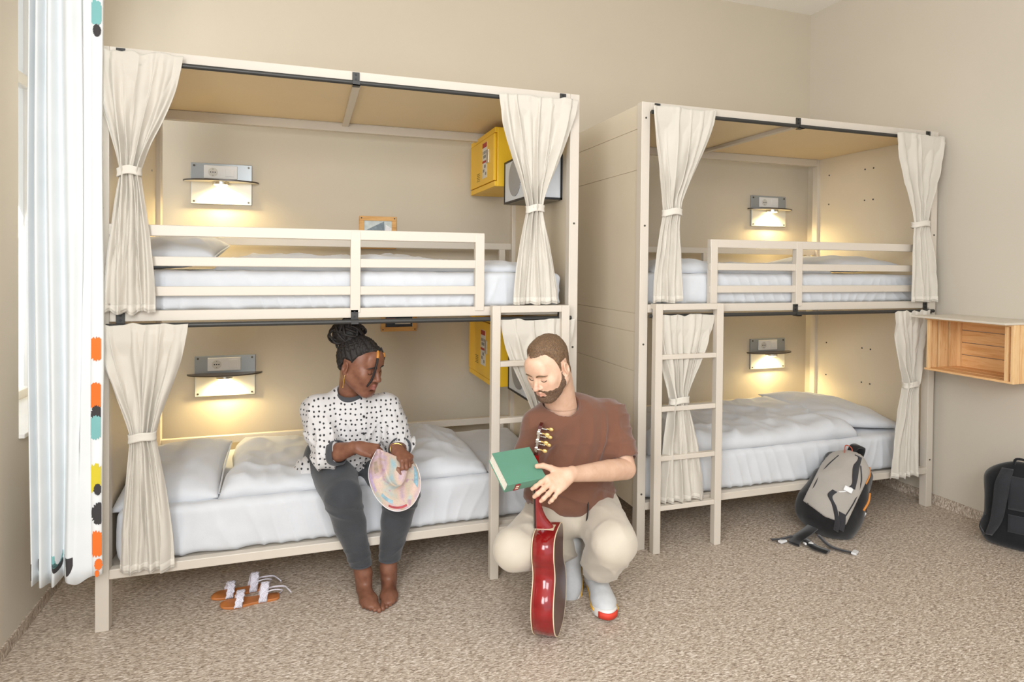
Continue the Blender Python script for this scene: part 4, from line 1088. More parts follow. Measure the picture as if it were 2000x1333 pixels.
        P = np.array([Ws(.12+(p[0]-.12)*1.05, p[1]*1.04, .018+.012) for p in O[25:36]]); M().ribbon(P, up, .026, .004).build('toe_patch', mat('red_rubber', '#d8402c', .6), so, smooth=180)
        M().ribbon(sp([Ws(.075, -.03, .104), Ws(.10, 0, .108), Ws(.075, .03, .104)], 12), d, .008, .003).build('lace', mat('grey_lace', '#9a9da2', .8), up_)
        M().ribbon(sp([Ws(.115, -.03, .088), Ws(.135, 0, .092), Ws(.115, .03, .088)], 12), d, .008, .003).build('lace', MC['grey_lace'], up_)
    shoe((2.105, -.268, .0), (-.24, -.97, .0), 0, '')
    shoe((2.055, -.165, .185), (-.30, -.46, -.78), 0, '')
man()

# ------------------------------------------------------------------ the seated woman
def woman():
    t = Thing('person', 'person with braided bun, dotted blouse and dark jeans, sitting barefoot on the lower bunk', 'person', (1.03, .15, .47))
    s = 1.06; hc = np.array((1.050, .108, 1.03)); A = head_frame((.70, -.66, -.22), (.16, -.14, .97))
    g = G(hc-.20, hc+.20, .0027)
    W = add_head(g, hc, A, s, dict(jaw=.0, nose=1.18, lips=1.45))
    nk0 = hc+s*(A@np.array((0, -.03, -.05))); nk1 = np.array((1.015, .175, .87)); g.cap(nk0, nk1, .052*s, .056*s, .03)
    ShR, ShL = np.array((.865, .175, .815)), np.array((1.185, .20, .80)); elR, elL = np.array((.905, .03, .640)), np.array((1.245, .06, .635))
    wrR, wrL = np.array((1.030, -.075, .697)), np.array((1.205, -.065, .668))
    hR, hL = np.array((.93, .27, .555)), np.array((1.11, .27, .555)); kR, kL = np.array((.968, -.055, .475)), np.array((1.232, -.045, .455)); aR, aL = np.array((1.062, -.015, .105)), np.array((1.178, .0, .105))
    b = G((.74, -.2, .04), (1.36, .45, .98), .010)
    b.cap(nk0*.4+nk1*.6, nk1, .05, .055, .02); b.cap(ShR, ShL, .05, .05, .04); b.ell((1.02, .19, .72), (.13, .09, .16), None, .05); b.ell((1.02, .26, .58), (.15, .11, .12), None, .05)
    for h, k_, a in ((hR, kR, aR), (hL, kL, aL)): b.cap(h, k_, .07, .055, .03); b.cap(k_, a, .05, .034, .03)
    b.cap(ShR, elR, .042, .035, .03); b.cap(ShL, elL, .042, .035, .03)
    al = G((.80, -.26, .54), (1.20, .16, .84), .0028)
    al.cap(ShR*.3+elR*.7, elR, .046, .045, .01); al.cap(elR, elR*.6+wrR*.4, .045, .042, .006); al.cap(elR*.6+wrR*.4, wrR, .042, .025, .004)
    add_hand(al, wrR, (.84, -.40, -.16), (-.12, -.55, .82), True, .93, ((58, 26, 14), (60, 30, 16), (62, 34, 18), (64, 36, 20)), (2, 0, -3, -6), ((.80, .30, -.52), (.80, .0, -.62), (.72, -.12, -.70)))
    ar = G((1.10, -.26, .54), (1.36, .16, .80), .0028)
    ar.cap(elL*.8+ShL*.2, elL, .044, .043, .03); ar.cap(elL, wrL, .041, .025, .01)
    add_hand(ar, wrL, (.42, -.80, -.30), (.15, -.30, .92), False, .97, ((60, 75, 40), (62, 78, 42), (64, 80, 44), (66, 80, 44)), (2, 0, -3, -6), ((.80, .40, -.45), (.85, .0, -.52), (.80, -.25, -.55)))
    f1 = G((.96, -.30, -.01), (1.20, .08, .22), .0028); f1.cap(aR+unit(kR-aR)*.10, aR, .038, .034, .01); f1.cap(aR, aR+np.array((0, 0, -.03)), .034, .030, .02)
    add_foot(f1, (1.068, -.002, .0), (.12, -1, 0), .88, rot_in=1)
    f2 = G((1.08, -.30, -.01), (1.30, .10, .22), .0028); f2.cap(aL+unit(kL-aL)*.10, aL, .038, .034, .01); f2.cap(aL, aL+np.array((0, 0, -.03)), .034, .030, .02)
    add_foot(f2, (1.184, .008, .0), (-.12, -1, 0), .88, rot_in=-1)
    tint = head_tint(hc, A, s, 1.35)
    body = nets([g, al, ar, f1, f2, b], 'body', skin_mat('deep_brown_skin', '#6c4434', '#8c604b', '#a2625c', .42), t, 1, attr={'tint': tint})
    # hair
    hm = hair_mat('black_braids', '#0c0a0a', '#2a2320', 220, (1, 1, 1))
    bax = unit((0, -.62, .78))
    def reg(L):
        y, z = L[:, 1], L[:, 2]; hl = np.interp(y, [-.13, -.06, -.036, -.030, .006, .016, .034, .055, .078, .11], [-.045, -.035, -.01, .034, .034, .026, .062, .080, .092, .094])
        return hl-z+.002*vnoise(L, 60, 5)
    def amt(L):
        a = unit((1, 0, 0)); c2 = np.cross(bax, a); ph = np.arctan2(L@a, L@c2); rad = np.linalg.norm(L-np.outer(L@bax, bax), axis=1)
        return .004+.0055*np.abs(np.sin(ph*11))+.0015*np.sin(rad*900)*1.
    nets(shell(g, hc, A, s, reg, amt), 'hair', hm, t, 0)
    m = M(); rs = np.random.RandomState(5); bc = W(0, -.098, .125); B = frame(A@bax, A[:, 0])
    core = G(bc-.12, bc+.12, .004); core.ell(bc, (.055, .066, .066), B, .01); core.cap(W(0, -.06, .09), bc, .05, .05, .03)
    core.disp(lambda P: -.007*np.abs(vnoise(P, 60, 3))-.006*vnoise(P, 25, 2))
    bun = nets(core, 'hair_bun', hm, t, 0)
    for i in range(56):
        v = rs.randn(3); v /= np.linalg.norm(v); v2 = unit(np.cross(v, rs.randn(3))); c0 = bc+B@(v*np.array((.052, .064, .064)))
        n = B@v; tn = B@v2; L_ = .028+.022*rs.rand(); lift = .012+.014*rs.rand()
        m.tube(sp([c0-tn*L_-n*.012, c0-tn*L_*.6+n*lift*.7, c0+n*lift, c0+tn*L_*.6+n*lift*.6, c0+tn*L_-n*.012], 14), .0058, 7)
    m.build('braid_loops', hm, bun, smooth=180)
    P = sp([W(-.012, .060, .108), W(.010, .092, .088), W(.024, .106, .055), W(.030, .108, .010), W(.034, .103, -.030), W(.040, .090, -.060)], 60)
    r = .0042+.0012*np.abs(np.sin(np.arange(60)*1.1))
    lb = M().tube(P, r*s, 8).build('loose_braid', hm, t, smooth=180)
    M().tube(P[9:20], .0068*s, 10).build('hair_bead', mat('amber_bead', '#c08038', .4, .2), lb)
    P2 = sp([W(-.035, .070, .102), W(-.045, .088, .070), W(-.05, .088, .05)], 14); l2 = M().tube(P2, .004, 7).build('loose_braid', hm, t, smooth=180); M().tube(P2[4:9], .0062, 8).build('hair_bead', MC['amber_bead'], l2)
    wh = MC['eye_white']; bk0 = MC['lash_dark']
    for q in (-1, 1): eye(W, A, s, t, q, (q*.25, .86, -.42), wh); brow(g, W, A, s, t, q, hm, .85); lash(g, W, A, s, t, q, bk0)
    M().tube(sp([W(.083, -.004, -.032), W(.084, -.003, -.055), W(.082, -.002, -.085)], 16), .0018, 6).ball(W(.083, -.004, -.034), .0038).ball(W(.082, -.002, -.086), .003).ball(W(.083, -.003, -.06), .0026).build('earring', mat('gold', '#d8b45a', .25, .9), t)
    # blouse
    c = G((.66, -.14, .45), (1.40, .46, .93), .0048)
    c.cap(ShR, ShL, .068, .066, .05); c.ell((1.03, .185, .73), (.165, .115, .155), None, .06); c.ell((1.03, .215, .60), (.185, .135, .13), None, .06); c.cap((.84, .22, .50), (1.16, .23, .50), .085, .06, .06)
    c.cap((.985, .19, .855), (1.04, .17, .85), .066, .066, .04)
    c.cap(ShR+np.array((0, 0, -.005)), elR+np.array((-.008, .006, .012)), .078, .068, .04); c.cap(ShL, elL+np.array((0, .0, .012)), .072, .060, .04)
    c.cap(elR, elR+unit(wrR-elR)*.022, .062, .050, .03); c.cap(elL, elL+unit(wrL-elL)*.016, .056, .046, .03)
    def f(P):
        x, y, z = P.T
        cr = lambda ph: (1-np.abs(np.sin(ph)))**2-.3
        o = .009*cr((x+.12*z)*44+1.8*vnoise(P, 5, 21))*np.clip((.86-z)*6, 0, 1)+.008*cr((z*.8-np.abs(x-1.04)*.9)*42+1.8*vnoise(P, 5, 22))*np.exp(-((z-.66)/.09)**2)
        return -(1.3*o+.007*vnoise(P, 9, 23)+.004*(1-2*np.abs(vnoise(P*[1.5, 1, 1], 13, 24))))
    c.disp(f)
    er = unit(wrR-elR); e2 = unit(wrL-elL)
    c.cap(nk0, nk1+np.array((0, -.004, .016)), .060, .063, .005, 's'); c.plane((1, 0, .478), (0, 0, -1))
    q = NT('dotted_cotton'); vo = q.n('TexVoronoi'); vo.voronoi_dimensions = '2D'; vo.inputs['Scale'].default_value = 1; vo.inputs['Randomness'].default_value = .45
    geo = q.n('NewGeometry'); sx = q.n('SeparateXYZ'); q.l(geo.outputs['Normal'], sx.inputs[0]); op = q.n('SeparateXYZ'); q.l(q.obj(), op.inputs[0])
    side = q.math('GREATER_THAN', q.math('ABSOLUTE', sx.outputs[0]), .75); u_ = q.n('Mix'); q.l(side, u_.inputs[0]); q.l(op.outputs[0], u_.inputs[2]); q.l(op.outputs[1], u_.inputs[3])
    cb = q.n('CombineXYZ'); q.l(q.math('MULTIPLY', u_.outputs[0], 42.), cb.inputs[0]); q.l(q.math('MULTIPLY', op.outputs[2], 42.), cb.inputs[1]); q.l(cb.outputs[0], vo.inputs['Vector'])
    q.col(q.ramp(vo.outputs['Distance'], [(.0, lin('#2c2b2e')), (.17, lin('#2c2b2e')), (.21, lin('#d0cdcc'))])); q.b.inputs['Roughness'].default_value = .85; q.b.inputs['Sheen Weight'].default_value = .2
    bl = nets(c, 'blouse', q.m, t, 1)
    dk = fabric('charcoal_denim', '#46474b', .1, 700, .4)
    def cuff(p, d, rad, tilt, h=.034, name='cuff'):
        d = unit(d); a = unit(np.cross(d, (0, 1, .3))); b_ = np.cross(d, a); th = np.linspace(0, 2*PI, 41)[:-1]; R_ = []
        for k_, rr in ((0, rad*.99), (.15, rad*1.05), (.85, rad*1.06), (1, rad*1.0), (.9, rad*.9)):
            R_.append([np.array(p)+d*(k_*h+tilt*.006*math.sin(3*x_))+rr*(a*math.cos(x_)+b_*math.sin(x_))*(1+.03*math.sin(2*x_+1)) for x_ in th])
        M().grid(np.array(R_), closed_u=True).build(name, dk, bl, smooth=180, fix=True)
    cuff(elR+er*.034, er, .055, 1, .036); cuff(elL+e2*.026, e2, .051, 1, .034)
    a_, b2 = unit((1, .1, .12)), unit((.05, -1, -.42)); nrm_ = unit(np.cross(a_, b2)); nrm_ = nrm_ if nrm_[2] > 0 else -nrm_
    R_ = [[nk1+np.array((.006, -.012, .030))+nrm_*h_+(.068+dr)*(a_*math.cos(x_)+1.0*b2*math.sin(x_)) for x_ in np.linspace(0, 2*PI, 49)[:-1]] for h_, dr in ((-.016, .006), (-.006, .009), (.008, .005), (.012, -.001), (.004, -.004))]
    M().grid(np.array(R_), closed_u=True).build('collar', dk, bl, smooth=180, solid=.002)
    M().tube(sp([(1.055, .105, .845), (1.07, .075, .76), (1.075, .067, .66), (1.07, .07, .55)], 30), .0025, 6).build('button_placket', MC['dotted_cotton'] if 'dotted_cotton' in MC else q.m, bl)
    for z in (.80, .72, .64, .57): M().cyl((1.069, .052, z), (1.069, .062, z), .0055, 10).build('button', BLACK, bl)
    # jeans
    c = G((.72, -.20, .06), (1.40, .46, .66), .005)
    c.cap(hR, hL, .105, .105, .05); c.cap(hR+np.array((-.01, 0, 0)), kR, .115, .083, .05); c.cap(hL+np.array((.0, 0, 0)), kL, .108, .083, .05)
    for k_, a in ((kR, aR), (kL, aL)):
        mid = k_*.62+a*.38+np.array((0, .012, 0)); c.cap(k_, mid, .083, .067, .004); c.cap(mid, a+unit(k_-a)*.03, .067, .047, .02)
    def jf(P):
        x, y, z = P.T
        cr = lambda ph: (1-np.abs(np.sin(ph)))**2-.3
        return -(.006*cr(z*60+x*24+2.5*vnoise(P, 8, 31))*np.exp(-((z-.41)/.05)**2)+.005*cr(z*66+2.5*vnoise(P, 7, 33)-x*18)*np.exp(-((z-.19)/.06)**2)+.004*vnoise(P, 10, 32))
    c.disp(jf)
    c.plane((1, 0, aR[2]+.036), (0, 0, -1))
    je = nets(c, 'jeans', fabric('charcoal_jeans_denim', '#3f4145', .14, 600, .5), t, 1)
    for k_, a in ((kR, aR), (kL, aL)): M().tube([a+unit(k_-a)*.04+np.array((.0475*math.cos(x_), .0475*math.sin(x_), .0)) for x_ in np.linspace(0, 2*PI, 30)[:-1]], .0035, 6, closed=True).build('hem_seam', dk, je)
    M().tube([wrL+unit((.42, -.8, -.3))*.0+.0285*np.array((math.cos(x_), .35*math.sin(x_), math.sin(x_)*.9)) for x_ in np.linspace(0, 2*PI, 26)[:-1]], .0022, 6, closed=True).build('bracelet', MC['gold'], t)
woman()

# ================================================================== PROPS
def guitar():
    rz = math.atan2(-.53, .85)
    t = Thing('guitar', 'dark red acoustic guitar standing upright in front of the crouching man', 'guitar', (1.785, -.515, .004), (math.radians(-1.0), math.radians(-2.2), rz))
    D = .088; RED_ = mat('cherry_red_lacquer', '#8a0c12', .18, var=.22, vs=5, coat=.6, stretch=(1, 1, 5)); BK = mat('dark_cherry_back', '#4a1512', .3, var=.25, vs=6, coat=.15, stretch=(4, 4, 1))
    TOP = mat('cherry_top', '#8c2318', .18, var=.2, coat=.7); CRM = mat('cream_binding', '#e6d9b8', .4)
    half = sp([(0, 0), (.07, .006), (.135, .05), (.160, .115), (.150, .175), (.118, .222), (.104, .255), (.108, .295), (.120, .335), (.108, .385), (.07, .410), (0, .415)], 60)
    O = np.concatenate([half, half[::-1][1:-1]*[-1, 1]])
    x0, x1 = -D/2, D/2
    n = len(O)
    rings = [[(x, p[0], p[1]) for p in O] for x in np.linspace(x0, x1, 3)]
    side = M().grid(np.array(rings), closed_u=True).build('body_side', RED_, t, local=True, smooth=60, solid=.003)
    M().prism(O*[.992, 1]+[0, .0], 'X', x1-.001, x1+.002).build('back_plate', BK, t, local=True, smooth=30)
    def loop(x, k): return [(x, p[0]*k, .2075+(p[1]-.2075)*k) for p in O]
    M().tube(loop(x1+.001, 1.004), .0022, 6, closed=True).build('binding', CRM, side, local=True); M().tube(loop(x0-.001, 1.004), .0022, 6, closed=True).build('binding', CRM, side, local=True)
    top = M().prism(O*[.992, 1], 'X', x0-.003, x0).build('top_plate', TOP, t, local=True, smooth=30)
    M().cyl((x0-.0036, 0, .275), (x0-.0028, 0, .275), .043, 40).build('sound_hole', BLACK, top, local=True)
    M().box((x0-.012, -.055, .115), (x0-.003, .055, .138)).build('bridge', mat('rosewood', '#2d1a14', .5), top, local=True, smooth=0, bevel=.002)
    # neck flush with the top, heel reaching back
    zt = .72; P = np.array([(x0+.012, 0, z) for z in np.linspace(.40, zt, 16)]); m = M(); rings = []
    th = np.linspace(0, PI, 14)
    for z in np.linspace(.395, zt, 24):
        hgt = np.interp(z, [.395, .42, .435, .455, .49, .54, zt], [.070, .070, .056, .038, .022, .0165, .0150]); w_ = np.interp(z, [.395, zt], [.027, .022]); 
        rings.append([(x0+.0+hgt*math.sin(a)**.7, w_*math.cos(a), z) for a in th])
    nk = M().grid(np.array(rings)); nk.add([r for r in rings[0]], [tuple(range(14))]); nk.add([r for r in rings[-1]], [tuple(range(14))])
    neck = nk.build('neck', RED_, t, local=True, smooth=50)
    M().box((x0-.007, -.0265, .33), (x0, .0265, zt)).build('fingerboard', MC['rosewood'], neck, local=True, smooth=0)
    M().box((x0-.006, -.030, .412), (x0+.074, .030, .4165)).build('heel_cap', CRM, neck, local=True, smooth=0, bevel=.001)
    # headstock, tuners
    B = rotm(0, math.radians(10), 0); o = np.array((x0-.002, 0, zt)); hd = M()
    Oh = np.array([(-.022, 0), (-.034, .02), (-.037, .11), (-.028, .128), (.0, .136), (.028, .128), (.037, .11), (.034, .02), (.022, 0)])
    hd.prism([(p[0], p[1]) for p in Oh], 'X', 0, .016); hd.V = [hd.V[0]@B.T+o]
    h = hd.build('headstock', mat('headstock_dark_red', '#4a1210', .2, var=.1, coat=.6), t, local=True, smooth=0, bevel=.002)
    for sd in (-1, 1):
        pl = M().box((.003, sd*.037-.0015, .018), (.014, sd*.037+.0015, .115)); pl.V = [pl.V[0]@B.T+o]; tp = pl.build('tuner_plate', CHROME, h, local=True, smooth=0, bevel=.0006)
        for k in range(3):
            z = .032+.034*k; c = M().cyl((.010, sd*.038, z), (.024, sd*.038, z), .0042, 12).ball((.026, sd*.038, z), (.005, .004, .004)); c.V = [v@B.T+o for v in c.V]; c.build('tuner_post', CHROME, h, local=True)
            b = M().cyl((.022, sd*.040, z+.002), (.037, sd*.044, z+.002), .0026, 8).ball((.045, sd*.046, z+.002), (.0105, .0045, .0078), 14, 8); b.V = [v@B.T+o for v in b.V]; b.build('tuning_peg', mat('cream_gold_peg', '#e0c078', .3, .35), h, local=True)
            w = M().box((.0005, sd*.040-.004, z-.008), (.013, sd*.040+.004, z+.008)); w.V = [w.V[0]@B.T+o]; w.build('tuner_gear', CHROME, tp, local=True, smooth=0, bevel=.002)
    for k in range(6): y = -.018+.0072*k; M().tube([(x0-.013, y*1.4, .128), (x0-.011, y, zt)], .0006, 5).build('string', CHROME, t, local=True)
    M().cyl((0, 0, -.008), (0, 0, .004), .0045, 12).ball((0, 0, -.003), (.0062, .0062, .004)).build('end_pin', CRM, t, local=True)
guitar()

def book():
    P5 = np.array((1.535, -.70, .685)); Sv = np.array((.1716, .041, 0)); Wd = np.array((.030, -.126, -.093)); Tv = np.array((-.006, .026, -.037))
    ex = unit(Sv); ez = -unit(np.cross(ex, -Wd)); ez = ez if ez[2] > 0 else -ez; ey = np.cross(ez, ex)   # ey away from the camera
    Rm = np.stack([ex, ey, ez], 1); c = P5-Wd/2+Sv/2+Tv/2
    L, Wb, H = .176, .150, .046
    t = Thing('book', 'thick green cloth book with red spine label held by the crouching man', 'book', tuple(c))
    GR = fabric('green_book_cloth', '#5c8a74', .04, 900, .15, .7, .1); PG = NT('page_block'); v = PG.mapping(PG.obj(), (1, 1, 1)); PG.col(PG.ramp(PG.noise(PG.mapping(PG.obj(), tuple(abs(float(a))*60+1 for a in ez)), 9, 3), [(.3, lin('#d9d2c0')), (.7, lin('#f5f1e6'))])); PG.b.inputs['Roughness'].default_value = .8
    q = lambda m: m
    M().box((-L/2+.003, -Wb/2+.004, -H/2+.003), (L/2-.003, Wb/2-.004, H/2-.003), Rm, c).build('page_block', PG.m, t, smooth=0)
    M().box((-L/2, -Wb/2+.002, H/2-.003), (L/2, Wb/2, H/2), Rm, c).build('cover', GR, t, smooth=0, bevel=.001)
    M().box((-L/2, -Wb/2+.002, -H/2), (L/2, Wb/2, -H/2+.003), Rm, c).build('cover', GR, t, smooth=0, bevel=.001)
    sn = M(); O = [(-Wb/2+.004, -H/2), (-Wb/2-.001, -H/2+.002), (-Wb/2-.0035, 0), (-Wb/2-.001, H/2-.002), (-Wb/2+.004, H/2), (-Wb/2+.004, H/2-.003), (-Wb/2+.002, 0), (-Wb/2+.004, -H/2+.003)]
    sn.prism(O, 'X', -L/2, L/2); sn.V = [sn.V[0]@Rm.T+c]; spn = sn.build('spine', GR, t, smooth=30)
    lb = M().box((-L/2+.036, -Wb/2-.0047, -H/2+.006), (-L/2+.058, -Wb/2-.002, H/2-.006), Rm, c).build('spine_label', mat('dark_red_label', '#8c2a2c', .5), spn, smooth=0)
    m = M()
    for a, b in ((-.008, -.004), (.002, .010)): m.box((-L/2+.040, -Wb/2-.0052, a), (-L/2+.054, -Wb/2-.0045, b), Rm, c)
    m.build('label_lettering', CRM2, lb, smooth=0)
CRM2 = mat('label_cream', '#e9dcc6', .6)
book()

def paper_map():
    t = Thing('paper_map', 'colourful folded paper map hanging from the seated woman\'s hands', 'map', (1.19, -.15, .45))
    n = NT('printed_map_paper'); v = n.obj(); sc = n.noise(v, 9, 3, .5, .6)
    c = n.ramp(sc, [(.30, lin('#93b4be')), (.42, lin('#bfb19e')), (.50, lin('#cbb0a2')), (.58, lin('#b8a0ae')), (.68, lin('#b09678'))], 'LINEAR')
    vo = n.n('TexVoronoi', feature='DISTANCE_TO_EDGE'); vo.inputs['Scale'].default_value = 85; n.l(v, vo.inputs['Vector'])
    c = n.mix(n.ramp(vo.outputs['Distance'], [(.0, (.35, .35, .35, 1)), (.05, (0, 0, 0, 1))]), c, lin('#8f8377'))
    f2 = n.noise(v, 26, 2, .5, .3); c = n.mix(n.ramp(f2, [(.62, (0, 0, 0, 1)), (.68, (.8, .8, .8, 1))]), c, lin('#a98799'))
    n.col(c); n.b.inputs['Roughness'].default_value = .6
    # outer edge and inner edge of the hanging loop
    out = sp([(1.100, -.172, .700), (1.074, -.172, .640), (1.072, -.175, .580), (1.098, -.185, .510), (1.145, -.200, .458), (1.200, -.205, .440), (1.255, -.195, .455), (1.293, -.175, .505), (1.298, -.150, .565), (1.283, -.130, .615)], 60)
    inn = sp([(1.125, -.160, .700), (1.128, -.162, .660), (1.140, -.165, .610), (1.158, -.185, .570), (1.182, -.195, .550), (1.205, -.190, .548), (1.222, -.175, .560), (1.236, -.155, .590), (1.244, -.135, .610), (1.250, -.122, .622)], 60)
    rows = []
    for k in np.linspace(0, 1, 16): rows.append(out*(1-k)+inn*k+np.array((0, .028*math.sin(PI*k), 0))+.004*np.sin(k*9)*np.array((0, 1, 0)))
    sh = M().grid(np.array(rows)).build('map_sheet', n.m, t, smooth=180, solid=.0012, fix=False)
    # the middle of the sheet between the two inner edges
    I = rows[-1]+np.array((0, .001, 0)); h = 32; m = M(); R_ = []
    for k in np.linspace(0, 1, 10): R_.append(I[:h]*(1-k)+I[::-1][:h]*k+np.array((0, .01*math.sin(PI*k), 0)))
    m.grid(np.array(R_)); m.build('map_sheet', n.m, t, smooth=180, solid=.0010, fix=False)
    M().ribbon(out+np.array((0, -.0008, 0)), np.array((.2, -.3, 1)), .003, .002).build('white_border', mat('paper_white', '#eee9ea', .6), sh, smooth=180)
    for col, a, b, k0, k1 in (('#b7a3c4', 3, 20, 1, 4), ('#a8474c', 27, 38, 1, 3), ('#7b9fae', 46, 57, 2, 7), ('#9a8878', 7, 14, 6, 11), ('#86a5b0', 22, 30, 3, 6)):
        g = np.array([rows[k][a:b] for k in range(k0, k1)])+np.array((0, -.0012, 0)); M().grid(g).build('printed_panel', mat('map_'+col[1:], col, .6, var=.25, vs=60), sh, smooth=180, fix=False)
paper_map()

def sandal(pos, ang, label, side):
    t = Thing('sandal', label, 'sandal', pos, (0, 0, ang), 'tan leather sandals with braided white straps')
    O = sp([(-.118, 0), (-.108, -.026), (-.05, -.028), (.0, -.031), (.06, -.040), (.105, -.034), (.128, -.008*side), (.115, .028), (.06, .038), (.0, .029), (-.05, .027), (-.108, .026), (-.118, 0)], 60)[:-1]
    lift = lambda x: .006*max(0, (x-.07)/.06)**2
    m = M(); rings = []
    for z, k in ((0, .96), (.003, 1), (.009, 1), (.011, .97)): rings.append([(p[0]*k, p[1]*k, z+lift(p[0])) for p in O])
    m.grid(np.array(rings), closed_u=True); m.add(rings[0], [tuple(range(len(O)))]); m.add(rings[-1], [tuple(range(len(O)))])
    m.build('footbed', mat('tan_leather', '#b9713a', .5, var=.12, vs=14), t, local=True, smooth=40)
    lace = mat('lilac_white_lace', '#ddd9e2', .8, var=.1, vs=60)
    for x, w_, hgt, wd, nm in ((.055, .040, .048, .030, 'toe_strap'), (-.045, .031, .068, .034, 'ankle_strap')):
        a = np.linspace(0, PI, 26); P = np.array([(x-.012*math.sin(q), w_*1.04*math.cos(q), .006+hgt*math.sin(q)) for q in a]); mm = M().ribbon(P, (1, 0, .1), wd*(1+.07*np.sin(np.arange(26)*1.6)), .003)
        for off in (-.010, 0, .010):
            Q = P+np.array([(off+.005*math.sin(i*1.6+off*200), 0, 0) for i in range(26)]); Q[:, 1] *= 1.035; Q[:, 2] += .002
            mm.tube(Q, .0042, 6)
        mm.build(nm, lace, t, local=True, smooth=180)
    M().ribbon(sp([(-.045, -.030, .03), (-.09, -.03, .036), (-.135, -.012, .040), (-.150, .02, .042), (-.165, .05, .036)], 24), (0, 0, 1), .008, .002).build('heel_strap', lace, t, local=True, smooth=180)
    M().tube(sp([(-.045, .031, .045), (-.09, .035, .055), (-.125, .022, .042), (-.128, -.01, .02), (-.118, -.03, .004)], 24), .0028, 6).build('heel_strap', lace, t, local=True)
sandal((.585, .065, 0), math.radians(176+8), 'tan sandal with braided white straps, nearer and whole, on the floor below the bed', 1)
sandal((.535, .165, 0), math.radians(176+14), 'tan sandal with braided white straps, partly hidden behind the nearer one', -1)

